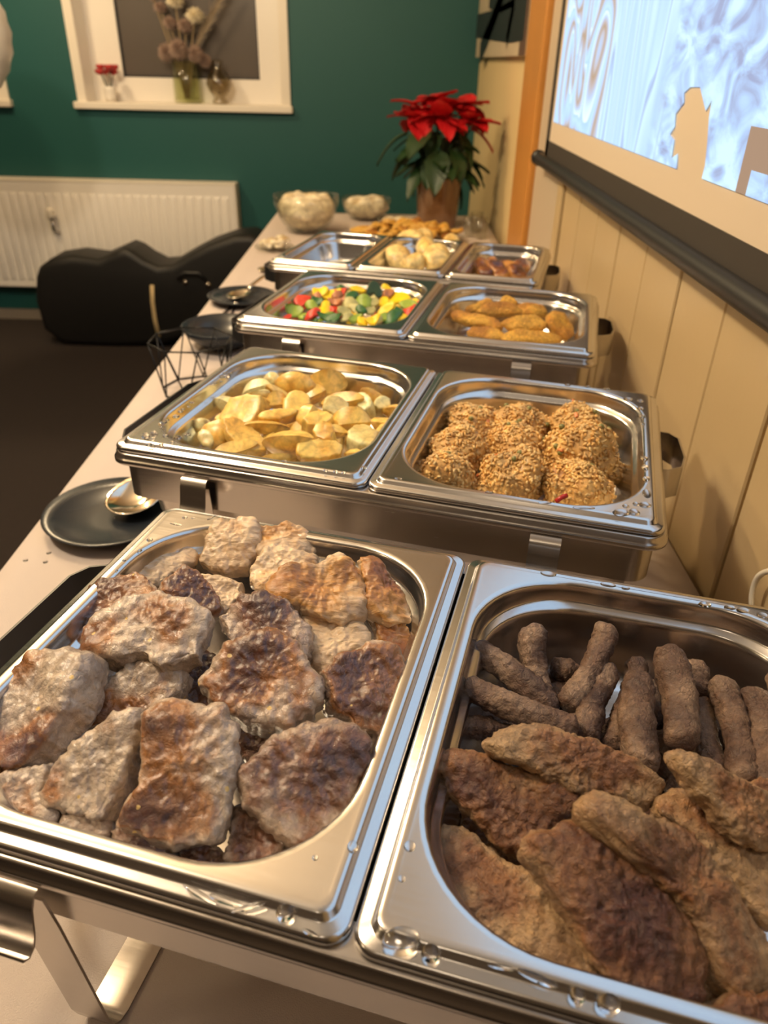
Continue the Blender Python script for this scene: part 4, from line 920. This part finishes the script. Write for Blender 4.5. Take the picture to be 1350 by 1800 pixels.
# ------------------------------------------------------------------ vegetables
def c7(x, y_): return (380 + x * .2963, 460 + y_ * .2963)
RV = R - .0036
VG = {'red_pepper_piece': (PEPR, 'red pepper piece among the mixed vegetables', [(510,235,105,60),(740,190,75,45),(570,310,115,45),(680,290,55,40),(1140,300,95,45),(1160,205,55,30),(1205,250,45,35)]),
      'yellow_pepper_piece': (PEPY, 'bright yellow pepper piece among the mixed vegetables', [(690,195,120,60),(640,285,75,95),(795,135,75,55),(840,165,100,40),(1080,220,150,55),(1000,290,120,45),(1110,330,65,45),(1190,180,110,40),(870,350,70,45),(935,350,90,50),(990,240,60,50),(620,185,80,45),(1050,170,130,50),(1180,240,60,40)]),
      'courgette_slice': (ZUCL, 'light green courgette slice among the mixed vegetables', [(550,165,90,60),(455,292,100,75),(375,297,55,45),(570,260,85,45),(880,230,100,70),(1150,255,120,45),(650,325,110,35),(500,180,60,50),(820,340,90,40),(1000,330,60,45)]),
      'dark_courgette_piece': (ZUCD, 'dark green courgette piece among the mixed vegetables', [(680,340,150,45),(800,205,90,45),(430,245,75,40),(1040,332,120,60),(560,340,85,35),(740,160,55,35),(600,235,70,40),(860,280,60,40),(400,270,60,30),(1080,290,60,30)]),
      'mushroom_slice': (MUSH, 'pale mushroom slice among the mixed vegetables', [(800,250,100,75),(835,285,100,60),(760,295,85,45),(905,290,75,50),(930,245,65,45),(780,330,90,40),(960,340,60,40)]),
      'onion_piece': (ONION, 'pinkish onion piece among the mixed vegetables', [(710,240,80,45),(600,210,65,45),(1020,195,60,40),(720,200,50,40)])}
rv = random.Random(8); kk = 0
for nm, (mt, lab, lst) in VG.items():
    for (x, y_, ln, wd) in lst:
        q = c7(x, y_); hgt = 1 - min(1, ((x - 800) / 480) ** 2 + ((y_ - 240) / 170) ** 2)
        traced(nm, oval(q[0], q[1], ln * .2963 * 1.1, wd * .2963 * 1.1, rv.uniform(-35, 35), 7, .22, rv), RV - .034 + .02 * max(0, hgt) + rv.uniform(0, .008), .007, rv.uniform(14, 50), rv.uniform(-28, 28), mt, 400 + kk, lab, 'vegetable', nm.replace('_', ' ') + 's', nth=28, nph=12, e_plan=.2, e_h=.5, lump=.003, lf=45, mid=.0003, bend=rv.uniform(-.5, .5), smooth_k=0)
        kk += 1
q = c7(940, 168)
traced('leaf_piece', [c7(885,200),(c7(905,130)),c7(930,108),c7(965,125),c7(990,180),c7(985,220),c7(950,215),c7(925,160),c7(905,205)], RV - .004, .006, 45, 10, GREEN, 470, 'upright dark green leaf standing out of the mixed vegetables', 'vegetable', nth=30, nph=12, e_plan=.4, lump=.002, mid=.0002)
for k in range(60):
    x, y_ = rv.uniform(380, 1210), rv.uniform(165, 345); q = c7(x, y_); nm = rv.choice(list(VG)); mt, lab, _ = VG[nm]
    traced(nm, oval(q[0], q[1], rv.uniform(18, 32), rv.uniform(8, 16), rv.uniform(-60, 60), 7, .2, rv), RV - .042 + rv.uniform(0, .016) + .006 * (1 - abs(x - 800) / 420), .007, rv.uniform(12, 40), rv.uniform(-22, 22), mt, 480 + k, lab, 'vegetable', nm.replace('_', ' ') + 's', nth=24, nph=10, lump=.003, mid=.0003)

# ------------------------------------------------------------------ breaded cutlets
def c8(x, y_): return (700 + x * .2963, 460 + y_ * .2963)
CT = [(-.030, 26, -14, 'breaded cutlet at the far seam side of the stack', [(315,310),(400,255),(470,226),(560,228),(560,262),(430,310),(350,325)]),
      (-.016, 24, 0, 'breaded cutlet lying across the stack at the back', [(430,305),(520,258),(620,250),(740,285),(755,312),(650,322),(530,322)]),
      (-.020, 30, 0, 'small breaded cutlet tip sticking up at the back', [(590,250),(640,203),(690,235),(710,268),(600,268)]),
      (-.026, 20, 8, 'breaded cutlet at the back by the leaning one', [(700,262),(760,246),(870,266),(895,320),(800,332),(740,310)]),
      (-.018, 32, 22, 'breaded cutlet leaning upright at the wall side', [(888,320),(920,285),(980,315),(1032,388),(1044,440),(1000,470),(920,430),(882,380)]),
      (-.022, 26, -10, 'long breaded cutlet pointing to the seam', [(308,322),(350,298),(480,318),(580,355),(645,402),(590,412),(470,390),(335,350)]),
      (-.014, 24, 2, 'plump breaded cutlet in the middle of the stack', [(590,365),(700,328),(820,332),(885,368),(875,402),(750,420),(670,410)]),
      (-.032, 22, -4, 'breaded cutlet at the front seam side', [(400,430),(430,393),(540,393),(615,420),(640,465),(560,480),(450,462)]),
      (-.028, 22, 4, 'breaded cutlet at the front under the leaning one', [(600,440),(700,413),(850,426),(985,455),(970,490),(750,490),(620,480)])]
for k, (dz, tx, ty, lab, out) in enumerate(CT):
    traced('breaded_cutlet', [c8(*p) for p in out], RV + dz, .016, tx, ty, BREAD, 520 + k, lab, 'cutlet', None, nth=60, nph=22, e_plan=.45, e_h=.8, lump=.004, lf=40, mid=.0012, mf=200, crust=(.35, .7), edge_crust=.3)

# ------------------------------------------------------------------ fourth dish
def c9(x, y_): return (440 + x * .4148, 320 + y_ * .4148)
RD = R - .0101
DU = [(680,258,140,95,-.016),(625,322,120,85,-.014),(695,350,100,55,-.022),(785,320,120,90,-.014),(745,285,90,80,-.016),(850,268,75,70,-.018),(640,275,70,60,-.026),(600,345,70,50,-.028),(730,240,90,60,-.022),(820,300,80,60,-.026)]
for k, (x, y_, ln, wd, dz) in enumerate(DU):
    q = c9(x, y_)
    traced('dumpling', oval(q[0], q[1], ln * .4148, wd * .4148, rnd.uniform(-20, 20), 16, .04), RD + dz, .042, 20, 0, DUMP, 560 + k, 'pale round dumpling heaped in the narrow middle pan', 'dumpling', 'dumplings in the narrow pan', nth=36, nph=18, e_plan=.8, e_h=.9, lump=.003, mid=.0004, crust=(.25, .5), edge_crust=.1)
ST = [(980,360,90,60),(1050,375,90,50),(1110,370,90,55),(1010,335,70,50),(1080,340,90,60),(1150,355,70,60),(1000,385,90,40),(1130,388,90,40),(1170,330,60,40),(1060,395,70,30)]
for k, (x, y_, ln, wd) in enumerate(ST):
    q = c9(x, y_)
    traced('braised_meat_piece', oval(q[0], q[1], ln * .4148, wd * .4148, rnd.uniform(-30, 30), 14, .12), RD - .030 + rnd.uniform(-.004, .004), .02, 20, rnd.uniform(-15, 15), STEW, 580 + k, 'reddish brown braised meat piece in the narrow pan', 'meat', 'braised meat pieces', nth=32, nph=14, lump=.005, mid=.001, crust=(.5, 1.0))
c = chpt(3, WW / 6, DD / 2, -.0530)
loops = [rrect(.044, .115, .03, 0), rrect(.047, .118, .031, .002), rrect(.045, .116, .03, .0035)]
o = loft('pale_sauce', loops, SAUCE, None, True, True); o.location = c; o.rotation_euler = (0, 0, CH[3][2]); tag(o, 'thin layer of pale sauce left in the narrow pan', 'sauce')

# ------------------------------------------------------------------ water drops on the rims
v, f = lathevf([(1.0, 0), (.98, .16), (.86, .36), (.6, .52), (.28, .6), (.02, .62)], 14)
dme = bpy.data.meshes.new('water_drop'); dme.from_pydata(v, [], f + [tuple(reversed(range(14))), tuple(range(70, 84))]); dme.update()
dme.materials.append(WATER); dme.polygons.foreach_set('use_smooth', [True] * len(dme.polygons))
def drop(px, py, z, rx, ry=None, rot=0, lab='', grp=''):
    c = at_z(px, py, z); o = bpy.data.objects.new('water_drop', dme); COL.objects.link(o)
    ry = ry or rx; o.location = c; o.scale = (rx, ry, min(rx, ry) * .8); o.rotation_euler = (0, 0, rot)
    tag(o, lab, 'water drop', grp)
FZ = R + .0040
dl = ['clear water drop on the rim of the pan of %s' % s for s in ('steaks', 'minced rolls', 'potato wedges', 'rice mounds')]
dg = ['drops on the %s pan' % s for s in ('steak', 'minced roll', 'potato', 'rice')]
for (x, y_, r, e_, rt) in [(325,910,.0022,1,0),(340,911,.0016,1,0),(310,922,.006,.25,-.3),(372,910,.005,.3,.9),(263,949,.0025,1,0),(246,968,.0018,1,0),(501,1605,.0042,1,0),(620,1489,.0028,1.3,0),(554,1508,.0015,1,0),(350,1572,.010,.16,-.5),(398,1583,.009,.22,-.3),(436,1595,.008,.2,.3),(545,1640,.004,.3,-.4),(218,985,.0014,1,0),(205,1003,.0012,1,0)]:
    drop(x, y_, FZ, r, r * e_, rt, dl[0], dg[0])
for (x, y_, r, e_, rt) in [(705,1655,.0088,.75,.2),(757,1676,.0042,1,0),(1015,1750,.0034,1,0),(1070,1765,.0052,.8,.2),(945,1720,.009,.22,-.4),(880,1700,.006,.2,-.2),(964,1009,.0062,.5,-.2),(1069,1028,.0058,.45,-.2),(1100,1034,.0032,.6,0),(1239,1063,.0046,.7,0),(1283,1068,.0042,.6,0),(1306,1073,.0048,.6,0),(1340,1082,.0042,.7,0),(720,1488,.003,1,0),(706,1545,.0018,1,0)]:
    drop(x, y_, FZ, r, r * e_, rt, dl[1], dg[1])
rd = random.Random(4)
for i in range(20): s = rd.random(); drop(262 + 150 * s + rd.uniform(-4, 4), 768 - 120 * s + rd.uniform(-4, 4), FZ, rd.uniform(.0018, .0042), None, 0, dl[2], dg[2])
for i in range(14): drop(rd.uniform(255, 330), rd.uniform(762, 782), FZ, rd.uniform(.002, .0045), None, 0, dl[2], dg[2])
for (x, y_) in [(572,827),(590,829),(604,831),(640,822),(500,812)]: drop(x, y_, FZ, rd.uniform(.0018, .003), None, 0, dl[2], dg[2])
for (x, y_, r, e_, rt) in [(1134,888,.0055,.8,0),(1115,901,.005,1,0),(1092,902,.008,.7,.2),(1137,868,.008,.5,1.4),(1132,806,.004,1,0),(1134,822,.005,.7,1.2),(1136,842,.005,.7,1.2),(1125,705,.004,.8,0),(1126,718,.004,.8,0),(1127,732,.0042,.8,0),(1128,745,.0035,.8,0),(1104,702,.0055,.7,0),(998,677,.004,.7,0),(1033,680,.004,.7,0),(1066,684,.0045,.7,0),(958,884,.006,.4,0),(1026,893,.01,.3,0),(1100,890,.003,1,0),(1118,886,.003,1,0),(860,866,.004,.6,0),(700,842,.004,.5,0)]:
    drop(x, y_, FZ, r, r * e_, rt, dl[3], dg[3])
for k, (x, y_) in enumerate([(45, 985), (80, 988), (86, 972)]): drop(x, y_, TABLE_Z + .0002, .003, None, 0, 'tiny water drop on the cloth beside the black plate', 'drops on the cloth')

# ================================================================== TABLEWARE
def plate(name, c, r, label, mat=PLATE, h=.018):
    o = lathe(name, [(r * .55, 0), (r * .62, .002), (r * .85, h * .55), (r, h), (r * 1.005, h + .001), (r * .995, h + .0022), (r * .84, h * .55 + .004), (r * .6, .006), (r * .3, .0055), (.001, .0055)], mat, None, 56)
    o.location = c; return tag(o, label, 'plate')
plate('black_plate', (-.358, .842, TABLE_Z), .088, 'round black plate with a serving spoon, between two chafing dishes')
def spoon(c, rz, tilt, label, L=.22, s=1.0):
    t = thing('serving_spoon', label, 'spoon', c, rz)
    t.rotation_euler = (0, -tilt, rz)
    V, Fc = [], []; nu, nv = 10, 24
    for side in (0, 1):
        for i in range(nu + 1):
            q = i / nu
            for k in range(nv):
                a = 2 * math.pi * k / nv; rx = .040 * s * (1 + .12 * math.cos(a)); ry = .029 * s
                z = -.012 * s * (1 - q * q) + (0 if side == 0 else -.0012)
                V.append((rx * q * math.cos(a), ry * q * math.sin(a), z + .0135 * s))
    m0 = (nu + 1) * nv
    for b0 in (0, m0):
        for i in range(nu):
            for k in range(nv):
                k2 = (k + 1) % nv; Fc.append((b0 + i * nv + k, b0 + i * nv + k2, b0 + (i + 1) * nv + k2, b0 + (i + 1) * nv + k))
    for k in range(nv): k2 = (k + 1) % nv; Fc.append((nu * nv + k, nu * nv + k2, m0 + nu * nv + k2, m0 + nu * nv + k))
    mesh('bowl', V, Fc, SPOON, t)
    pts = [(.040 * s, 0, .0125 * s), (.06 * s, 0, .018 * s), (.10, 0, .026 * s), (L, 0, .03 * s)]
    v, f = stripvf(pts, (0, 1, 0), .011, .003); mesh('spoon_handle', v, f, SPOON, t)
    return t
spoon((-.336, .874, TABLE_Z + .0085), math.radians(75), math.radians(6), 'large shiny serving spoon resting on the round black plate', .17, 1.25)
# wire basket and what stands about the other dishes
bc = at_z(345, 684, TABLE_Z)
t = thing('wire_basket', 'black geometric wire basket standing beside the potato pan', 'basket', (bc.x, bc.y, TABLE_Z))
N6 = 8; top_, mid_ = [], []; ra, rb, hh = .075, .062, .095
ring = lambda r, z, ph: [(r * math.cos(2 * math.pi * (k + ph) / N6), r * math.sin(2 * math.pi * (k + ph) / N6), z) for k in range(N6)]
A_, B_ = ring(rb, .002, 0), ring(ra, hh, .5)
for P_ in (A_, B_):
    parts = [tubevf([P_[k], P_[(k + 1) % N6]], .0017, 6) for k in range(N6)]
    multi('ring_wire', parts, WIRE, t, True)
for k in range(N6):
    tube('wire', [A_[k], B_[k]], .0015, WIRE, t, 6); tube('wire', [A_[k], B_[(k - 1) % N6]], .0015, WIRE, t, 6)
o = lathe('black_bowl', [(.03, 0), (.045, .006), (.075, .03), (.085, .048), (.082, .048), (.07, .03), (.04, .01), (.001, .008)], PLATE, None, 40); p_ = at_z(405, 618, TABLE_Z)
o.location = (p_.x - .02, p_.y + .03, TABLE_Z); tag(o, 'black bowl behind the wire basket', 'bowl')
p_ = at_z(430, 535, TABLE_Z)
plate('black_plate', (p_.x - .01, p_.y + .02, TABLE_Z), .085, 'round black plate beside the vegetable pan')
spoon((p_.x - .02, p_.y + .03, TABLE_Z + .007), math.radians(60), math.radians(5), 'shiny ladle spoon on the plate beside the vegetable pan', .15, .9)
# tongs lying on the cloth
A, B = at_z(365, 588, TABLE_Z + .004), at_z(415, 535, TABLE_Z + .004)
d_ = (B - A); sd = d_.cross(Vector((0, 0, 1))).normalized()
t = thing('serving_tongs', 'thin steel serving tongs lying on the cloth edge', 'tongs', tuple(A))
for s in (-1, 1):
    v, f = stripvf([Vector((0, 0, 0)) + sd * .012 * s, d_ * .5 + sd * .012 * s, d_ + sd * .003 * s], (0, 0, 1), .006, .0016); mesh('arm', v, f, SPOON, t)
lathe('tongs_hinge', [(.005, -.003), (.005, .005)], SPOON, t, 12, True, True).location = tuple(d_)
# small plate with garnish beside the fourth dish
p_ = at_z(478, 440, TABLE_Z)
plate('small_plate', (p_.x + .01, p_.y, TABLE_Z), .065, 'small glass plate of white crumbled cheese beside the narrow pans', GLASS, .012)
for k in range(12):
    a = k * 2.4; r_ = .045 * math.sqrt((k + .5) / 12)
    me = blob_mesh('cheese_crumb', np.full(16, .014), .02, 700 + k, e_plan=.6, nth=16, nph=8, lump=.008, lf=60, mid=.0003)
    o = link('cheese_crumb', me, SALAD); o.location = (p_.x + .01 + r_ * math.cos(a), p_.y + r_ * math.sin(a), TABLE_Z + .017 + .008 * (k % 3)); tag(o, 'white cheese crumb on the small glass plate', 'cheese', 'cheese crumbs on the small plate')
p_ = at_z(468, 478, TABLE_Z)
spoon((p_.x, p_.y, TABLE_Z + .001), math.radians(55), 0, 'plain spoon lying on the cloth beside the narrow pans', .13, .75)
# glass bowls
def glass_bowl(c, r, h, label, fill_label, seed):
    o = lathe('glass_bowl', [(r * .45, 0), (r * .55, .004), (r * .8, h * .35), (r * .95, h * .75), (r, h), (r * .965, h), (r * .91, h * .75), (r * .75, h * .38), (r * .5, .01), (.001, .008)], GLASS, None, 48); o.location = c; tag(o, label, 'bowl')
    me = blob_mesh('creamy_salad', np.full(44, r * .84), h * .92, seed, e_plan=.45, e_h=.8, nth=44, nph=22, lump=.012, lf=28, mid=.003, mf=90, crust=(.3, .8))
    # taper towards the bottom to sit inside the bowl
    for v_ in me.vertices:
        if v_.co.z < 0: s_ = 1 + v_.co.z / (h * .49) * .38; v_.co.x *= s_; v_.co.y *= s_
    o = link('creamy_salad', me, SALAD); o.location = (c[0], c[1], c[2] + h * .55); tag(o, fill_label, 'salad')
p1 = at_z(540, 408, TABLE_Z); glass_bowl((p1.x, p1.y, TABLE_Z), .118, .125, 'large glass bowl of pale salad at the far table edge', 'pale creamy salad heaped in the large glass bowl', 720)
p2 = at_z(652, 386, TABLE_Z); glass_bowl((p2.x - .02, min(p2.y, 3.1), TABLE_Z), .10, .08, 'glass bowl of cream coloured salad near the poinsettia', 'cream coloured salad in the glass bowl near the poinsettia', 721)
p3 = at_z(690, 396, TABLE_Z); glass_bowl((p3.x + .02, 2.80, TABLE_Z), .075, .055, 'shallow glass bowl standing close to the poinsettia pot', 'yellowish salad in the shallow glass bowl', 722)
# platter of yellow snacks
pc = at_z(715, 424, TABLE_Z)
o = lathe('serving_platter', [(.10, 0), (.12, .004), (.165, .016), (.167, .019), (.162, .019), (.12, .009), (.001, .008)], GLASS, None, 48); o.location = (pc.x, pc.y, TABLE_Z); o.scale = (1.2, .62, 1); tag(o, 'oval glass platter of fried snacks in front of the poinsettia', 'platter')
SNK = plain('fried_snack', (.62, .36, .07), .5, 0, .3, 30, .3, 100)
for k in range(46):
    a = k * 2.39996; r_ = .15 * math.sqrt((k + .5) / 46); hh_ = .036 * (1 - (r_ / .16) ** 2)
    me = blob_mesh('fried_snack', np.array([.024 * (1 + .3 * math.cos(2 * 2 * math.pi * i / 20)) for i in range(20)]), .015, 740 + k, nth=20, nph=10, lump=.006, lf=50, mid=.0004)
    o = link('fried_snack', me, SNK if k % 3 else BREAD); o.location = (pc.x + r_ * 1.2 * math.cos(a), pc.y + r_ * .58 * math.sin(a), TABLE_Z + .022 + hh_); o.rotation_euler = (rnd.uniform(-.5, .5), rnd.uniform(-.5, .5), rnd.uniform(0, 6)); tag(o, 'golden fried snack piled on the oval glass platter', 'snack', 'fried snacks on the platter')
# little drinking glasses by the wall
for k, (x, y_) in enumerate([(825, 416), (845, 420), (836, 408)]):
    p_ = at_z(x, y_, TABLE_Z); o = lathe('small_glass', [(.018, 0), (.02, .004), (.024, .07), (.0225, .07), (.018, .008), (.001, .006)], GLASS, None, 24); o.location = (min(p_.x, .34), p_.y, TABLE_Z); tag(o, 'small empty glass standing by the cream wall', 'glass', 'small glasses by the wall')

# ------------------------------------------------------------------ poinsettia
pp = at_z(772, 398, TABLE_Z)
PX, PY = .172, 2.98
t = thing('flower_pot', 'tapered amber brown glass pot holding the poinsettia', 'pot', (PX, PY, TABLE_Z))
v, f = lathevf([(.068, 0), (.072, .006), (.078, .08), (.086, .17), (.089, .178), (.084, .178), (.078, .165), (.07, .1)], 40)
v = [(x * (1 + .012 * math.sin(13 * math.atan2(yy, x))), yy * (1 + .012 * math.sin(13 * math.atan2(yy, x))), z) for x, yy, z in v]
mesh('pot_body', v, f + [tuple(reversed(range(40)))], POT, t)
lathe('soil', [(.001, .155), (.078, .152)], plain('soil', (.02, .012, .008), .95), t, 24, False)
pt = thing('poinsettia', 'poinsettia with red bracts and dark green leaves by the wall', 'plant', (PX, PY, TABLE_Z + .15))
def leaf_mesh(name, L, W, mat, droop):
    V, Fc = [], []; n = 8
    for i in range(n + 1):
        s = i / n; wd = W * math.sin(math.pi * s ** .8) ** .8 * (1 + .12 * (i % 2)) + .0008; x = L * s; z = -droop * s * s * L
        for q in (-1, -.5, 0, .5, 1): V.append((x, q * wd / 2, z + abs(q) * .12 * W))
    for i in range(n):
        for k in range(4): Fc.append((i * 5 + k, i * 5 + k + 1, i * 5 + 6 + k, i * 5 + 5 + k))
    me = bpy.data.meshes.new(name); me.from_pydata(V, [], Fc); me.update(); me.materials.append(mat); me.polygons.foreach_set('use_smooth', [True] * len(me.polygons)); return me
lm = [leaf_mesh('leaf', .145, .085, GREEN, d) for d in (.25, .6)]; bmx = [leaf_mesh('bract', .115, .082, RED, d) for d in (.15, .5)]
rl = random.Random(12)
heads = [(-.075, -.02, .235), (-.02, .02, .265), (.03, -.03, .245), (.075, .0, .25), (.10, -.03, .205), (-.095, -.03, .20), (.0, -.07, .215)]
for hx_, hy_, hz in heads:
    tube('stem', [(hx_ * .1, hy_ * .1, 0), (hx_ * .5, hy_ * .5, hz * .5), (hx_, hy_, hz)], .004, GREEN, pt, 6)
    for k in range(11):
        o = bpy.data.objects.new('bract', bmx[k % 2]); COL.objects.link(o); o.parent = pt; o.location = (hx_, hy_, hz)
        o.rotation_euler = Matrix.Rotation(k * .571 + rl.uniform(-.3, .3), 3, 'Z').to_euler(); o.rotation_euler[1] = rl.uniform(-.75, .35); s = rl.uniform(.6, .95); o.scale = (s, s, s)
    fuzzy('flower_centre', .009, 24, PALEF, pt, (hx_, hy_, hz + .006), 1, 5)
for k in range(44):
    a = k * 2.4; z = rl.uniform(.03, .19); r_ = .03 + .045 * rl.random()
    o = bpy.data.objects.new('leaf', lm[k % 2]); COL.objects.link(o); o.parent = pt; o.location = (r_ * math.cos(a), r_ * math.sin(a), z)
    o.rotation_euler = (0, rl.uniform(-.2, .75), a); s = rl.uniform(.65, 1.0); o.scale = (s, s, s)
for (px_, py_, m_) in ((862, 250, 'r'), (848, 300, 'g'), (668, 262, 'g'), (830, 310, 'g')):
    g_ = at_y(px_, py_, PY); dx_ = g_.x - PX; dz_ = g_.z - (TABLE_Z + .15)
    src = bmx[1] if m_ == 'r' else lm[1]; L_ = .095 if m_ == 'r' else .12; s = .9
    o = bpy.data.objects.new('bract' if m_ == 'r' else 'leaf', src); COL.objects.link(o); o.parent = pt
    sg = 1 if dx_ > 0 else -1
    o.location = (dx_ - sg * L_ * s * .9, -.01, dz_ + L_ * s * .45); o.rotation_euler = (0, .25, 0 if sg > 0 else math.pi); o.scale = (s, s, s)
    tube('stem', [(0, 0, .05), ((dx_ - sg * L_ * s * .9) * .6, 0, dz_ * .6 + .03), (dx_ - sg * L_ * s * .9, -.01, dz_ + L_ * s * .45)], .003, GREEN, pt, 5)

# ------------------------------------------------------------------ instrument case on the floor
cp = [(60,488),(66,470),(85,456),(125,450),(170,456),(200,443),(216,436),(232,442),(252,456),(276,468),(300,466),(330,448),(365,430),(410,414),(440,412),(470,430),(480,480),(430,540),(360,585),(290,606),(200,610),(110,606),(75,580),(60,530)]
YC = 3.66
bm = bmesh.new(); pts3 = [at_y(x, y_, YC) for x, y_ in cp]
zmin = min(p.z for p in pts3); cx_ = sum(p.x for p in pts3) / len(pts3)
ec = thing('instrument_case', 'large black curved instrument case lying on the floor before the radiator', 'case', (cx_, YC + .1, 0))
vs = [bm.verts.new((p.x - cx_, -.1, max(0.0, p.z - zmin))) for p in pts3]
fa = bm.faces.new(vs)
ret = bmesh.ops.extrude_face_region(bm, geom=[fa]); nv = [g for g in ret['geom'] if isinstance(g, bmesh.types.BMVert)]
bmesh.ops.translate(bm, verts=nv, vec=(0, .24, 0))
bmesh.ops.recalc_face_normals(bm, faces=bm.faces[:])
bmesh.ops.bevel(bm, geom=[e for e in bm.edges if abs(e.verts[0].co.y - e.verts[1].co.y) < .01], offset=.035, segments=4, affect='EDGES', profile=.5)
me = bpy.data.meshes.new('case_body'); bm.to_mesh(me); bm.free(); link('case_body', me, BLACKF, ec)
sp_ = [at_y(x, y_, YC - .012) for x, y_ in ((267, 500), (268, 530), (272, 560), (279, 592))]
v, f = stripvf([(p.x - cx_, -.112, max(.01, p.z - zmin)) for p in sp_], (1, 0, 0), .02, .003); mesh('strap', v, f, STRAP, ec)
hp = [at_y(x, y_, YC - .012) for x, y_ in ((312, 488), (325, 478), (350, 478), (362, 490))]
tube('case_handle', [(p.x - cx_, -.125, p.z - zmin) for p in hp], .009, BLACK, ec, 8)
for x, y_ in ((325, 496), (365, 500)):
    p = at_y(x, y_, YC - .012); lathe('latch', [(.012, -.004), (.012, .004)], SPOON, ec, 12, True, True).matrix_local = Matrix.Translation((p.x - cx_, -.106, p.z - zmin)) @ Matrix.Rotation(math.pi / 2, 4, 'X')

# ------------------------------------------------------------------ cable by the wall
pts = [at_x(x, y_, .372) for x, y_ in ((1321, 1075), (1322, 1045), (1330, 1018), (1345, 1006), (1365, 1004), (1385, 1020), (1395, 1060))]
sm = []
for i in range(len(pts) - 1):
    for s in range(5):
        u = s / 5; p0 = pts[max(i - 1, 0)]; p1_ = pts[i]; p2_ = pts[i + 1]; p3_ = pts[min(i + 2, len(pts) - 1)]
        sm.append(.5 * ((2 * p1_) + (p2_ - p0) * u + (2 * p0 - 5 * p1_ + 4 * p2_ - p3_) * u * u + (3 * p1_ - p0 - 3 * p2_ + p3_) * u ** 3))
sm.append(pts[-1])
sm = [Vector((.372, p.y, p.z)) for p in sm]
sm = [Vector((sm[0].x, sm[0].y, TABLE_Z + .004))] + sm + [Vector((sm[-1].x, sm[-1].y, TABLE_Z + .004))]
tag(tube('white_cable', sm, .003, CABLE, None, 8), 'white cable loop standing against the clad wall', 'cable')
